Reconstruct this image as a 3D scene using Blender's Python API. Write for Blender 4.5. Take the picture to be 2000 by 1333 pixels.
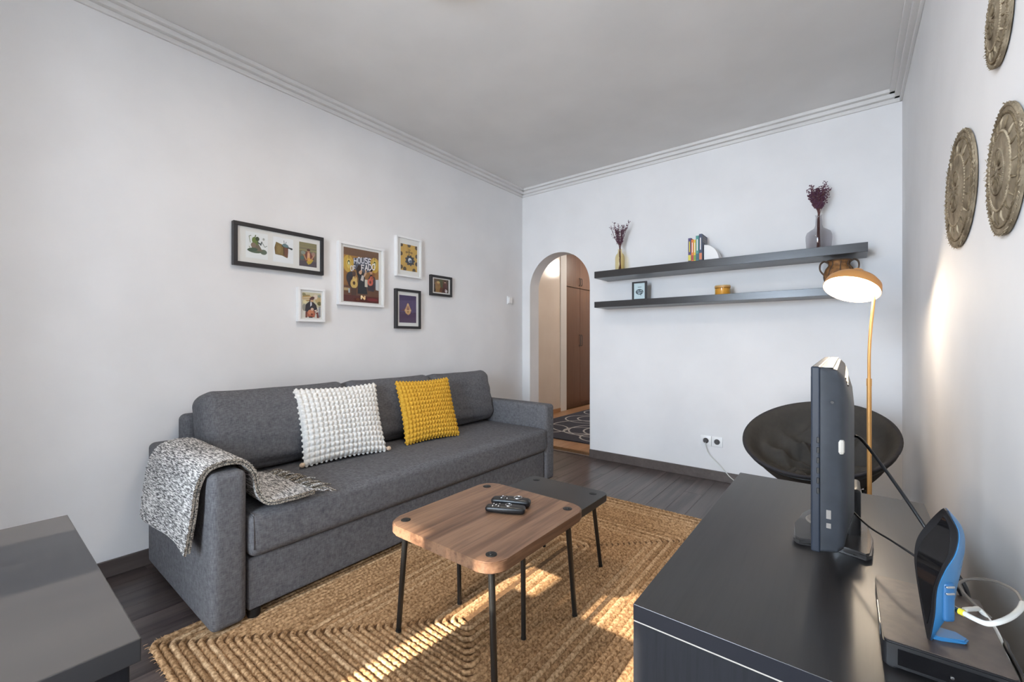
import bpy, bmesh, math, random
from math import sin, cos, pi, radians, sqrt, atan2
from mathutils import Vector, Matrix, Quaternion

for o in list(bpy.data.objects): bpy.data.objects.remove(o, do_unlink=True)
scene = bpy.context.scene
COL = scene.collection
random.seed(7)

# ------------------------------------------------------------------ camera, world, sun, daylight, exposure
cam_data = bpy.data.cameras.new('camera')
cam = bpy.data.objects.new('camera', cam_data); COL.objects.link(cam)
cam.location = (0, 0, 1.10)
cam.rotation_euler = (radians(90), 0, radians(38.0))
cam_data.sensor_fit = 'HORIZONTAL'; cam_data.sensor_width = 36.0
cam_data.lens = 838.0 / 2000 * 36.0
cam_data.clip_start = 0.02; cam_data.clip_end = 100
scene.camera = cam

world = bpy.data.worlds.new('sky'); scene.world = world
world.use_nodes = True
bgn = world.node_tree.nodes['Background']
bgn.inputs[0].default_value = (0.55, 0.70, 1.0, 1); bgn.inputs[1].default_value = 1.2

sd = bpy.data.lights.new('sun', 'SUN'); sun = bpy.data.objects.new('sun', sd); COL.objects.link(sun)
sd.energy = 10.0; sd.angle = radians(0.6); sd.color = (1.0, 0.86, 0.68)
sun.rotation_euler = Vector((0.05, 0.88, -0.475)).to_track_quat('-Z', 'Y').to_euler()
sun.location = (-1, -6, 5)

# daylight entering across the open side of the added balcony: sky above, pale ground light below
for nm, en, col_, zc, hz in (('sky_daylight', 400, (.70,.84,1.0), 1.90, 1.40), ('ground_daylight', 185, (1.0,.95,.88), .60, 1.20)):
    wd = bpy.data.lights.new(nm, 'AREA'); wl = bpy.data.objects.new(nm, wd); COL.objects.link(wl)
    wd.shape = 'RECTANGLE'; wd.size = 3.2; wd.size_y = hz; wd.energy = en; wd.color = col_
    wl.location = (-1.35, -3.0, zc); wl.rotation_euler = Vector((0, 1, 0)).to_track_quat('-Z', 'Z').to_euler()

scene.view_settings.view_transform = 'Standard'
scene.view_settings.look = 'None'
scene.view_settings.gamma = 1.0
scene.view_settings.use_curve_mapping = False
scene.view_settings.exposure = 0.92

# ------------------------------------------------------------------ materials
def lin(r, g, b):
    f = lambda c: (c/255/12.92) if c/255 <= .04045 else ((c/255+.055)/1.055)**2.4
    return (f(r), f(g), f(b), 1)

MATS = {}
def mat(name, col, rough=.5, metal=0., emit=None, estr=0., trans=0., spec=None, coat=0.):
    m = bpy.data.materials.new(name); m.use_nodes = True
    b = m.node_tree.nodes['Principled BSDF']
    b.inputs['Base Color'].default_value = col
    b.inputs['Roughness'].default_value = rough
    b.inputs['Metallic'].default_value = metal
    if trans: b.inputs['Transmission Weight'].default_value = trans
    if spec is not None: b.inputs['Specular IOR Level'].default_value = spec
    if coat: b.inputs['Coat Weight'].default_value = coat
    if emit: b.inputs['Emission Color'].default_value = emit; b.inputs['Emission Strength'].default_value = estr
    MATS[name] = m
    return m

def nt(m): return m.node_tree, m.node_tree.nodes['Principled BSDF']
def node(t, kind, **kw):
    n = t.nodes.new(kind)
    for k, v in kw.items():
        if k in n.inputs: n.inputs[k].default_value = v
        else: setattr(n, k, v)
    return n
def coords(t, scale=(1,1,1), rot=(0,0,0), out='Object'):
    tc = t.nodes.new('ShaderNodeTexCoord'); mp = t.nodes.new('ShaderNodeMapping')
    mp.inputs['Scale'].default_value = scale; mp.inputs['Rotation'].default_value = rot
    t.links.new(tc.outputs[out], mp.inputs['Vector']); return mp.outputs['Vector']
def ramp(t, fac, stops):
    r = t.nodes.new('ShaderNodeValToRGB'); e = r.color_ramp.elements
    while len(e) < len(stops): e.new(.5)
    for i, (p, c) in enumerate(stops): e[i].position = p; e[i].color = c
    t.links.new(fac, r.inputs[0]); return r.outputs[0]
def noise(t, vec, scale=5, detail=3, rough=.5, dist=0.):
    n = t.nodes.new('ShaderNodeTexNoise')
    n.inputs['Scale'].default_value = scale; n.inputs['Detail'].default_value = detail
    n.inputs['Roughness'].default_value = rough; n.inputs['Distortion'].default_value = dist
    t.links.new(vec, n.inputs['Vector']); return n.outputs['Fac']
def mixc(t, fac, a, b, blend='MIX'):
    n = t.nodes.new('ShaderNodeMix'); n.data_type = 'RGBA'; n.blend_type = blend
    for s, v in ((0, fac), (6, a), (7, b)):
        if hasattr(v, 'links'): t.links.new(v, n.inputs[s])
        else: n.inputs[s].default_value = v
    return n.outputs[2]
def math_(t, op, a, b=0.):
    n = t.nodes.new('ShaderNodeMath'); n.operation = op
    for s, v in ((0, a), (1, b)):
        if hasattr(v, 'links'): t.links.new(v, n.inputs[s])
        else: n.inputs[s].default_value = v
    return n.outputs[0]
def bump(t, b, h, strength=.2, dist=.01):
    n = t.nodes.new('ShaderNodeBump'); n.inputs['Strength'].default_value = strength; n.inputs['Distance'].default_value = dist
    t.links.new(h, n.inputs['Height']); t.links.new(n.outputs[0], b.inputs['Normal'])

def noisy(name, c1, c2, scale=20, rough=.6, stretch=(1,1,1), bumps=0., bdist=.005, detail=4, lo=.35, hi=.65, **kw):
    m = mat(name, c1, rough, **kw); t, b = nt(m)
    f = noise(t, coords(t, stretch), scale, detail)
    t.links.new(ramp(t, f, [(lo, c1), (hi, c2)]), b.inputs['Base Color'])
    if bumps: bump(t, b, f, bumps, bdist)
    return m

def wood(name, cols, along='Y', fine=55, rough=.4, perobj=0., spec=None, big=1.0, bumps=.06):
    m = mat(name, cols[0], rough, spec=spec); t, b = nt(m)
    st = {'Y': (1,.05,1), 'X': (.05,1,1), 'Z': (1,1,.05)}[along]
    v = coords(t, st)
    oi = t.nodes.new('ShaderNodeObjectInfo')
    add = t.nodes.new('ShaderNodeVectorMath'); add.operation = 'MULTIPLY_ADD'
    comb = t.nodes.new('ShaderNodeCombineXYZ')
    for i in range(3): t.links.new(oi.outputs['Random'], comb.inputs[i])
    t.links.new(comb.outputs[0], add.inputs[0]); add.inputs[1].default_value = (37, 11, 23) if perobj else (0,0,0)
    t.links.new(v, add.inputs[2]); v = add.outputs[0]
    f1 = noise(t, v, 9*big, 5, .6, 1.2); f2 = noise(t, v, fine, 3, .7, .3)
    f = math_(t, 'ADD', math_(t, 'MULTIPLY', f1, .65), math_(t, 'MULTIPLY', f2, .35))
    n = len(cols)
    c = ramp(t, f, [(.34 + .32*i/(n-1), cols[i]) for i in range(n)])
    if perobj:
        k = math_(t, 'ADD', math_(t, 'MULTIPLY', oi.outputs['Random'], perobj), 1-perobj*.5)
        cc = t.nodes.new('ShaderNodeCombineXYZ')
        for i in range(3): t.links.new(k, cc.inputs[i])
        c = mixc(t, 1.0, c, cc.outputs[0], 'MULTIPLY')
    t.links.new(c, b.inputs['Base Color'])
    if bumps: bump(t, b, f, bumps, .002)
    return m

def fabric(name, c1, c2, sc=1.0, rough=.95, bumps=.12):
    m = mat(name, c1, rough, spec=.15); t, b = nt(m)
    fa = noise(t, coords(t, (1,.16,.16)), 340*sc, 2); fb = noise(t, coords(t, (.16,1,.16)), 340*sc, 2); fc = noise(t, coords(t, (.16,.16,1)), 340*sc, 2)
    f = math_(t, 'MULTIPLY', math_(t, 'ADD', math_(t, 'ADD', fa, fb), fc), .3333)
    t.links.new(ramp(t, f, [(.36, c1), (.64, c2)]), b.inputs['Base Color'])
    bump(t, b, f, bumps, .0008)
    return m

def glass(name, tint, alpha=.25, rough=.03, gloss=1.0):
    """thin clear sheet: tinted transparency with a Fresnel gloss"""
    m = bpy.data.materials.new(name); m.use_nodes = True; t = m.node_tree; t.nodes.clear()
    o = t.nodes.new('ShaderNodeOutputMaterial'); tr = t.nodes.new('ShaderNodeBsdfTransparent'); gl = t.nodes.new('ShaderNodeBsdfGlossy')
    mx = t.nodes.new('ShaderNodeMixShader'); lw = t.nodes.new('ShaderNodeLayerWeight'); lw.inputs[0].default_value = .5
    tr.inputs[0].default_value = tint; gl.inputs['Roughness'].default_value = rough
    fac = math_(t, 'ADD', math_(t, 'MULTIPLY', math_(t, 'POWER', lw.outputs['Facing'], 4.0), .55*gloss), .035*gloss)
    t.links.new(fac, mx.inputs[0]); t.links.new(tr.outputs[0], mx.inputs[1]); t.links.new(gl.outputs[0], mx.inputs[2]); t.links.new(mx.outputs[0], o.inputs[0])
    MATS[name] = m; return m

noisy('wall_paint', lin(229,228,228), lin(224,223,223), 3, .72, bumps=.04, bdist=.003)
noisy('ceiling_paint', lin(220,218,216), lin(213,211,209), 2.2, .8, bumps=.04)
noisy('hall_paint', lin(226,216,206), lin(222,211,200), 3, .16)
mat('white_trim', lin(226,226,226), .55)
wood('floor_wood', [lin(46,38,37), lin(66,56,54), lin(88,77,73), lin(60,50,49)], 'Y', 60, .30, perobj=.45, spec=.6)
wood('hall_floor_wood', [lin(150,112,80), lin(178,138,102), lin(160,120,86)], 'Y', 60, .3, perobj=.3)
wood('base_wood', [lin(78,69,66), lin(98,89,85)], 'Y', 50, .4)
wood('black_brown', [lin(26,25,26), lin(42,40,40), lin(31,30,31)], 'Y', 70, .32, spec=.6)
wood('black_brown_side', [lin(24,25,28), lin(36,37,41), lin(29,30,33)], 'Z', 70, .55, spec=.12)
mat('black_edge_shaded', lin(30,31,37), .5, spec=.15)
wood('shelf_wood', [lin(34,33,34), lin(52,50,50), lin(40,39,40)], 'X', 60, .28)
wood('walnut', [lin(70,48,37), lin(110,82,64), lin(140,109,86), lin(90,65,51)], 'Y', 45, .42, big=1.0)
wood('wardrobe_wood', [lin(84,56,42), lin(108,76,58), lin(94,65,49)], 'Z', 50, .33)
noisy('desk_top', lin(40,40,42), lin(55,54,55), 3.2, .36, stretch=(1,.35,1), bumps=.03)
mat('edge_light', lin(176,170,160), .4)
fabric('sofa_fabric', lin(80,80,84), lin(114,114,117))
mat('zip_dark', lin(34,34,36), .8)
mat('black_plastic', lin(22,22,24), .35)
mat('black_gloss', lin(10,10,12), .08, coat=.5)
noisy('tv_shell', lin(48,51,55), lin(54,57,62), 30, .42, spec=.35)
mat('tv_bezel', lin(36,42,52), .35, spec=.3)
mat('tv_base', lin(58,56,55), .22, coat=.3)
mat('silver', lin(190,190,190), .25, 1.0)
mat('dark_metal', lin(32,33,34), .42, .3)
mat('black_top', lin(44,46,48), .40)
mat('brass', lin(206,158,96), .38, .45)
mat('lamp_paint', lin(190,136,78), .45, .1)
mat('lamp_glow', (1,1,1,1), .5, emit=(1,.90,.74,1), estr=5.0)
mat('ceiling_glow', (1,1,1,1), .5, emit=(1,.93,.84,1), estr=4.0)
mat('hall_glow', (1,1,1,1), .5, emit=(1,.93,.84,1), estr=14.0)
noisy('jute', lin(204,168,128), lin(132,100,69), 90, .9, bumps=.6, bdist=.004, lo=.36, hi=.66, spec=.1)
noisy('jute_dark', lin(184,148,110), lin(116,88,60), 90, .9, bumps=.6, bdist=.004, lo=.36, hi=.66, spec=.1)
noisy('jute_pale', lin(216,184,146), lin(152,119,85), 90, .9, bumps=.6, bdist=.004, lo=.36, hi=.66, spec=.1)
noisy('rug_back', lin(120,90,60), lin(90,66,44), 60, .95)
noisy('white_yarn', lin(234,232,227), lin(218,215,210), 120, .9, bumps=.10, bdist=.001, spec=.15)
noisy('yellow_yarn', lin(214,170,66), lin(194,146,48), 120, .9, bumps=.10, bdist=.001, spec=.15)
noisy('natural_yarn', lin(214,190,166), lin(190,165,140), 120, .9)
mat('rubber', lin(18,18,18), .7)
noisy('chair_fabric', lin(54,52,50), lin(58,56,53), 40, .85, bumps=.3, bdist=.004, spec=.2)
noisy('chair_piping', lin(30,29,34), lin(38,37,42), 40, .8)
noisy('raffia', lin(146,133,112), lin(92,80,63), 26, .8, stretch=(1,1,1), bumps=.5, bdist=.004, lo=.3, hi=.7, spec=.2)
noisy('raffia_dark', lin(132,117,94), lin(86,74,56), 40, .85, bumps=.5, bdist=.004, spec=.2)
noisy('raffia_pale', lin(174,160,136), lin(124,110,88), 40, .8, bumps=.5, bdist=.004, spec=.2)
noisy('wicker', lin(158,112,66), lin(104,70,40), 40, .7, bumps=.3)
noisy('wicker_dark', lin(98,76,58), lin(66,50,38), 40, .7)
mat('frame_black', lin(38,36,38), .4)
mat('frame_white', lin(232,232,232), .45)
mat('mat_board', lin(232,228,224), .8)
glass('pane_glass', (.97,.98,.98,1), gloss=.55)
glass('window_glass', (.97,.98,.99,1), gloss=.6)
glass('amber_glass', (.93,.85,.62,1), rough=.06)
glass('grey_glass', (.74,.73,.745,1), rough=.04)
mat('bookend_white', lin(236,234,232), .5)
mat('candle_wax', lin(222,170,84), .5)
mat('candle_lid', lin(196,150,86), .45)
mat('purple_bud', lin(94,58,78), .85)
mat('purple_stem', lin(104,70,66), .85)
mat('router_blue', lin(46,106,152), .35)
mat('router_blue_dark', lin(38,90,134), .4)
mat('socket_white', lin(236,236,236), .35)
mat('socket_dark', lin(70,68,68), .5)
mat('cable_white', lin(214,214,208), .5)
mat('cable_grey', lin(120,114,108), .5)
mat('cable_black', lin(20,20,22), .45)
mat('yellow_ring', lin(216,200,52), .5)
noisy('box_top', lin(62,54,50), lin(76,66,60), 60, .38)
noisy('navy_rug', lin(50,54,68), lin(62,66,80), 60, .95)
mat('rug_line', lin(176,176,178), .9)
mat('concrete', lin(190,186,178), .9)
m = mat('print_ink', (1,1,1,1), .75); t, b = nt(m)
va = t.nodes.new('ShaderNodeVertexColor'); va.layer_name = 'Ink'; t.links.new(va.outputs[0], b.inputs['Base Color'])
# throw: speckled light and dark tweed weave
m = mat('throw_weave', (.5,.5,.5,1), .95, spec=.1); t, b = nt(m)
f1 = noise(t, coords(t, (.13,1,1)), 260, 2, .6); f2 = noise(t, coords(t, (1,1,1)), 12, 2)
f = math_(t, 'ADD', f1, math_(t, 'MULTIPLY', math_(t, 'SUBTRACT', f2, .5), .16))
t.links.new(ramp(t, f, [(.38, lin(84,83,84)), (.48, lin(150,148,146)), (.62, lin(226,224,221))]), b.inputs['Base Color']); bump(t, b, f1, .6, .004)
m = mat('throw_edge', (.5,.5,.5,1), .95, spec=.1); t, b = nt(m)
f1 = noise(t, coords(t), 220, 2, .6)
t.links.new(ramp(t, f1, [(.40, lin(58,54,50)), (.60, lin(168,160,148))]), b.inputs['Base Color'])
# ------------------------------------------------------------------ helpers
OFF = {}
def link(o): COL.objects.link(o); return o
def thing(name, label, cat, loc, group=None):
    o = link(bpy.data.objects.new(name, None)); o.location = loc; o.empty_display_size = .05
    o['label'] = label; o['category'] = cat
    if group: o['group'] = group
    OFF[o.name] = Vector(loc); return o
def obj(name, bm, m, parent=None, label=None, cat=None, group=None, kind=None, smooth=False, loc=None):
    """link bm (world coordinates) as one mesh object; origin at its parent's origin, or at loc"""
    if parent is not None: off = OFF[parent.name]
    elif loc is not None: off = Vector(loc)
    else: off = Vector((0,0,0))
    bmesh.ops.translate(bm, verts=bm.verts, vec=-off)
    me = bpy.data.meshes.new(name)
    bm.normal_update(); bm.to_mesh(me); bm.free()
    for mm in (m if isinstance(m, (list, tuple)) else [m]): me.materials.append(MATS[mm] if isinstance(mm, str) else mm)
    if smooth:
        for p in me.polygons: p.use_smooth = True
        if smooth != 'all':
            try: me.set_sharp_from_angle(angle=radians(smooth if smooth is not True else 40))
            except Exception: pass
    o = link(bpy.data.objects.new(name, me))
    if parent is not None: o.parent = parent
    else: o.location = off
    OFF[o.name] = off
    if label: o['label'] = label
    if cat: o['category'] = cat
    if group: o['group'] = group
    if kind: o['kind'] = kind
    return o
def struct(name, bm, m, label, cat, smooth=False): return obj(name, bm, m, None, label, cat, kind='structure', smooth=smooth)
def bx(bm, x0, x1, y0, y1, z0, z1, bev=0., seg=2):
    vs = [bm.verts.new((x, y, z)) for x in (x0, x1) for y in (y0, y1) for z in (z0, z1)]
    fs = [bm.faces.new([vs[i] for i in f]) for f in ((0,1,3,2),(4,6,7,5),(0,4,5,1),(2,3,7,6),(0,2,6,4),(1,5,7,3))]
    if bev:
        es = list({e for f in fs for e in f.edges})
        bmesh.ops.bevel(bm, geom=es, offset=bev, segments=seg, affect='EDGES', profile=.5)
    return bm
def box(*a, **k): return bx(bmesh.new(), *a, **k)
def frame_axes(d):
    d = Vector(d).normalized(); a = Vector((0,0,1)) if abs(d.z) < .9 else Vector((1,0,0))
    u = d.cross(a).normalized(); return u, d.cross(u).normalized()
def tube(bm, pts, r, n=8, caps=True):
    pts = [Vector(p) for p in pts]; rs = r if isinstance(r, (list, tuple)) else [r]*len(pts)
    rings = []; u = None
    for i, p in enumerate(pts):
        d = (pts[min(i+1, len(pts)-1)] - pts[max(i-1, 0)]).normalized()
        if u is None: u, v = frame_axes(d)
        else:
            u = (u - d*u.dot(d)).normalized(); v = d.cross(u)
        rings.append([bm.verts.new(p + (u*cos(2*pi*k/n) + v*sin(2*pi*k/n))*rs[i]) for k in range(n)])
    for a, b in zip(rings, rings[1:]):
        for k in range(n): bm.faces.new((a[k], a[(k+1)%n], b[(k+1)%n], b[k]))
    if caps:
        bm.faces.new(list(reversed(rings[0]))); bm.faces.new(rings[-1])
    return bm
def spline(pts, n=8):
    P = [Vector(p) for p in pts]; out = []
    for i in range(len(P)-1):
        a, b, c, d = P[max(i-1,0)], P[i], P[i+1], P[min(i+2,len(P)-1)]
        for k in range(n):
            s = k/n
            out.append(.5*((2*b) + (c-a)*s + (2*a-5*b+4*c-d)*s*s + (3*b-a-3*c+d)*s**3))
    out.append(P[-1]); return out
def lathe(bm, prof, c, n=24, M=None):
    """prof [(r, z)...] spun about z at c"""
    rings = []; c = Vector(c); M = M or Matrix.Identity(3)
    for r, z in prof:
        if r < 1e-6: rings.append([bm.verts.new(c + M @ Vector((0,0,z)))])
        else: rings.append([bm.verts.new(c + M @ Vector((r*cos(2*pi*k/n), r*sin(2*pi*k/n), z))) for k in range(n)])
    for a, b in zip(rings, rings[1:]):
        for k in range(n):
            q = [a[k%len(a)], a[(k+1)%n%len(a)], b[(k+1)%n%len(b)], b[k%len(b)]]
            q = list(dict.fromkeys(q))
            if len(q) >= 3:
                try: bm.faces.new(q)
                except ValueError: pass
    return bm
def prism(bm, poly, z0, z1, M=None):
    M = M or Matrix.Identity(4)
    a = [bm.verts.new(M @ Vector((x, y, z0))) for x, y in poly]; b = [bm.verts.new(M @ Vector((x, y, z1))) for x, y in poly]
    n = len(poly)
    f1 = bm.faces.new(list(reversed(a))); f2 = bm.faces.new(b)
    for i in range(n): bm.faces.new((a[i], a[(i+1)%n], b[(i+1)%n], b[i]))
    return f1, f2
def rrect(x0, x1, y0, y1, r, n=6):
    out = []
    for cx, cy, a in ((x1-r,y1-r,0),(x0+r,y1-r,90),(x0+r,y0+r,180),(x1-r,y0+r,270)):
        for k in range(n+1): out.append((cx+r*cos(radians(a+90*k/n)), cy+r*sin(radians(a+90*k/n))))
    return out
def slab(poly, z0, z1, bev=.003):
    bm = bmesh.new(); f1, f2 = prism(bm, poly, z0, z1)
    es = list(f1.edges) + list(f2.edges)
    if bev: bmesh.ops.bevel(bm, geom=es, offset=bev, segments=2, affect='EDGES')
    return bm
def rbox(dims, r, n=10, puff=(0,0,0), k=4, warp=None):
    """soft box centred at the origin: rounded edges radius r, faces puffed out"""
    h = [d/2 for d in dims]; bm = bmesh.new()
    def samp(hh):
        s = [-hh + r*i/k for i in range(k)]
        inner = [-(hh-r) + 2*(hh-r)*i/n for i in range(n+1)]
        return s + inner + [-x for x in reversed(s)]
    S = [samp(x) for x in h]
    def mp(q):
        inn = Vector([max(-(h[i]-r), min(h[i]-r, q[i])) for i in range(3)]); d = q - inn
        p = inn + (d.normalized()*r if d.length > 1e-9 else d)
        a = [1 - min(1, abs(q[i]/h[i]))**2 for i in range(3)]
        for i in range(3):
            j, l = (i+1)%3, (i+2)%3
            p[i] += puff[i]*(q[i]/h[i])*a[j]*a[l]
        return p
    for ax in range(3):
        j, l = (ax+1)%3, (ax+2)%3
        for sg in (-1, 1):
            g = []
            for a in S[j]:
                row = []
                for b in S[l]:
                    q = Vector((0,0,0)); q[ax] = sg*h[ax]; q[j] = a; q[l] = b
                    row.append(bm.verts.new(mp(q)))
                g.append(row)
            for i in range(len(g)-1):
                for m_ in range(len(g[0])-1):
                    q = (g[i][m_], g[i+1][m_], g[i+1][m_+1], g[i][m_+1])
                    bm.faces.new(q if sg > 0 else tuple(reversed(q)))
    bmesh.ops.remove_doubles(bm, verts=bm.verts, dist=1e-5)
    if warp:
        for v in bm.verts: v.co = warp(v.co)
    return bm
def xf(bm, M): bmesh.ops.transform(bm, matrix=M, verts=bm.verts); return bm
def T(*a): return Matrix.Translation(a)
def R(ang, ax): return Matrix.Rotation(radians(ang), 4, ax)
def ball(bm, c, r, sub=1):
    bmesh.ops.create_icosphere(bm, subdivisions=sub, radius=r, matrix=Matrix.Translation(c))

# ------------------------------------------------------------------ the room shell
XL, XR, YB, YF, ZC = -2.716, 0.274, 3.656, -1.25, 2.69
AX0, AX1, AZ, AR = -2.618, -1.921, 1.637, 0.3485
WT = .16
flo = struct('floor', box(XL-.1, XR+.1, YF-.1, YB+WT, -.06, -.012), 'rug_back', 'dark laminate floor of narrow planks running towards the back wall', 'floor')
PW = .127; rowi = 0; x = XL
meshes = {}
def plank_mesh(L, w, name, m):
    key = (round(L,3), round(w,3), m)
    if key not in meshes:
        bm = bx(bmesh.new(), 0, w-.0016, 0, L-.0016, -.012, 0)
        me = bpy.data.meshes.new(name); bm.to_mesh(me); bm.free(); me.materials.append(MATS[m]); meshes[key] = me
    return meshes[key]
while x < XR-.005:
    w = min(PW, XR-x); y = YF - random.choice([0,.3,.6,.9]); 
    while y < YB:
        L = 1.2; y0 = max(y, YF); y1 = min(y+L, YB)
        if y1-y0 > .03:
            o = link(bpy.data.objects.new('plank', plank_mesh(y1-y0, w, 'plank', 'floor_wood'))); o.location = (x, y0, 0); o.parent = flo
        y += L
    x += PW
bm = bmesh.new(); bx(bm, XL-.12, XL, YF-.12, YB+WT, 0, ZC); struct('wall_left', bm, 'wall_paint', 'long plain white wall behind the sofa', 'wall')
bm = bmesh.new(); bx(bm, XR, XR+.12, YF-.12, YB+WT, 0, ZC); struct('wall_right', bm, 'wall_paint', 'white wall beside the black cabinet with woven discs', 'wall')
# back wall with the arched opening
bm = bmesh.new()
arch = [((AX0+AX1)/2 + AR*cos(pi - pi*i/32), AZ + AR*sin(pi - pi*i/32)) for i in range(33)]
def wallquad(pts):
    for y in (YB, YB+WT): bm.faces.new([bm.verts.new((a, y, b)) for a, b in pts])
wallquad([(XL,0),(AX0,0),(AX0,AZ),(XL,AZ)]); wallquad([(XL,AZ),(AX0,AZ),(AX0,ZC),(XL,ZC)])
wallquad([(AX1,0),(XR,0),(XR,AZ),(AX1,AZ)]); wallquad([(AX1,AZ),(XR,AZ),(XR,ZC),(AX1,ZC)])
for a, b in zip(arch, arch[1:]): wallquad([a, b, (b[0],ZC), (a[0],ZC)])
rim_ = [(AX0,0)] + arch + [(AX1,0)]
for a, b in zip(rim_, rim_[1:]): bm.faces.new([bm.verts.new(v) for v in ((a[0],YB,a[1]),(b[0],YB,b[1]),(b[0],YB+WT,b[1]),(a[0],YB+WT,a[1]))])
bmesh.ops.remove_doubles(bm, verts=bm.verts, dist=1e-5); bmesh.ops.recalc_face_normals(bm, faces=bm.faces)
struct('wall_back', bm, 'wall_paint', 'white back wall with an arched opening to the hall', 'wall', smooth=30)
bm = bmesh.new(); bx(bm, XL-.12, XR+.12, YF-.12, YB+WT, ZC, ZC+.1); struct('ceiling', bm, 'ceiling_paint', 'plain off-white ceiling of the living room', 'ceiling')
# window wall behind the camera: a glazed balcony door
WX0, WX1, WZ1 = -1.41, -.40, 2.32
bm = bmesh.new(); bx(bm, XL, WX0, YF-.12, YF, 0, ZC); bx(bm, WX1, XR, YF-.12, YF, 0, ZC); bx(bm, WX0, WX1, YF-.12, YF, WZ1, ZC)
struct('wall_front', bm, 'wall_paint', 'white wall holding the balcony door', 'wall')
win = bpy.data.objects.new('window_1', None); link(win); win.location = (-.63, YF-.06, 0); win['kind'] = 'structure'; win['label'] = 'glazed white balcony door letting in daylight'; win['category'] = 'window'; OFF[win.name] = Vector(win.location)
for nm, x0, x1 in (('window_frame',WX0,WX0+.02),('window_frame',WX1-.03,WX1),('window_stile',-1.21,-1.10),('window_stile',-1.095,-.985)):
    obj(nm, box(x0, x1, YF-.09, YF-.03, 0, WZ1, bev=.004), 'white_trim', win)
for x0, x1 in ((WX0+.02,-1.21),(-.985,WX1-.03)):
    obj('window_rail', box(x0, x1, YF-.085, YF-.035, 0, .08), 'white_trim', win); obj('window_rail', box(x0, x1, YF-.085, YF-.035, WZ1-.08, WZ1), 'white_trim', win)
    obj('window_pane', box(x0, x1, YF-.062, YF-.058, .08, WZ1-.08), 'window_glass', win)
bm = box(XL-.1, XR+1, -3.0, YF-.12, 2.59, 2.8); struct('sun_cut_slab', bm, 'concrete', 'unseen concrete slab above the glazed door, added to cut the high sun', 'slab')  # unseen overhang, added and sized to stop the high sun
bm = box(XL-.1, XR+1, -3.0, YF-.12, -.2, -.02); struct('bounce_floor', bm, 'concrete', 'unseen concrete floor outside the door, added for bounce light', 'slab')  # unseen, added to bounce daylight in through the door
# baseboards and stepped cornice
BH = .078
struct('baseboard_left', box(XL, XL+.013, YF, YB, 0, BH, bev=.003), 'base_wood', 'dark grey brown baseboard along the sofa wall', 'baseboard')
struct('baseboard_back', box(AX1+.0, XR-.013, YB-.013, YB, 0, BH, bev=.003), 'base_wood', 'dark grey brown baseboard right of the arch', 'baseboard')
struct('baseboard_right', box(XR-.013, XR, YF, YB, 0, BH, bev=.003), 'base_wood', 'dark grey brown baseboard behind the black cabinet', 'baseboard')
STEPS = [(.014, 2.618, 2.642), (.038, 2.642, 2.668), (.064, 2.668, ZC)]
def cornice(name, label, side):
    bm = bmesh.new()
    for p, z0, z1 in STEPS:
        if side == 'L': bx(bm, XL, XL+p, YF, YB, z0, z1, bev=.002, seg=1)
        if side == 'R': bx(bm, XR-p, XR, YF, YB, z0, z1, bev=.002, seg=1)
        if side == 'B': bx(bm, XL-.01, XR+.01, YB-p, YB+.01, z0, z1, bev=.002, seg=1)
    struct(name, bm, 'ceiling_paint', label, 'cornice')
cornice('trim_1', 'stepped white plaster cornice above the sofa wall', 'L'); cornice('trim_2', 'stepped white plaster cornice above the shelves', 'B'); cornice('trim_3', 'stepped white plaster cornice above the woven discs', 'R')

# ------------------------------------------------------------------ the hall behind the arch
HX0, HX1, HY1 = -3.52, -1.15, 7.6
hf = struct('hall_floor', box(HX0-.6, HX1, YB+WT, HY1, -.06, -.012), 'rug_back', 'light brown wooden floor of the hall behind the arch', 'floor')
x = HX0
while x < -1.3:
    y = YB+WT - random.choice([0,.35,.7])
    while y < HY1:
        y0 = max(y, YB+WT); y1 = min(y+1.1, HY1)
        if y1-y0 > .03:
            o = link(bpy.data.objects.new('plank', plank_mesh(y1-y0, .14, 'plank', 'hall_floor_wood'))); o.location = (x, y0, 0); o.parent = hf
        y += 1.1
    x += .14
# small floor piece inside the arch, level with the hall
struct('trim_4', box(AX0, AX1, YB-.005, YB+.03, 0, .006, bev=.002), 'base_wood', 'dark threshold strip across the foot of the arch', 'threshold')
struct('wall_hall_left', box(HX0-.12, HX0, YB+WT, 5.72, 0, 2.6), 'hall_paint', 'cream glossy wall of the hall seen through the arch', 'wall')
struct('trim_5', box(HX0-.12, HX0+.012, 5.72, 5.90, 0, 2.6, bev=.006), 'white_trim', 'pale wall end beside the brown wardrobe', 'trim')
struct('wall_hall_back', box(HX0-.7, HX1, HY1, HY1+.1, 0, 2.6), 'hall_paint', 'cream end wall of the hall', 'wall')
struct('wall_hall_right', box(HX1, HX1+.1, YB+WT, HY1, 0, 2.6), 'hall_paint', 'cream right wall of the hall', 'wall')
struct('wall_hall_rear', box(HX0-.12, XL, YB+.02, YB+WT, 0, 2.6), 'hall_paint', 'cream hall wall behind the sofa corner', 'wall')
struct('ceiling_hall', box(HX0-.7, HX1+.1, YB+WT, HY1, 2.6, 2.7), 'ceiling_paint', 'white ceiling of the hall', 'ceiling')
struct('baseboard_hall', box(HX0, HX0+.012, YB+WT, 5.72, 0, .06), 'hall_floor_wood', 'light brown baseboard along the cream hall wall', 'baseboard')
wr = thing('wardrobe', 'tall brown wooden built-in wardrobe in the hall seen through the arch', 'wardrobe', (-3.8, 6.65, 0))
obj('carcass', box(-4.1, -3.575, 5.905, 7.5, 0, 2.59), 'wardrobe_wood', wr)
ys = [5.91, 6.41, 6.92, 7.43]
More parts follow.
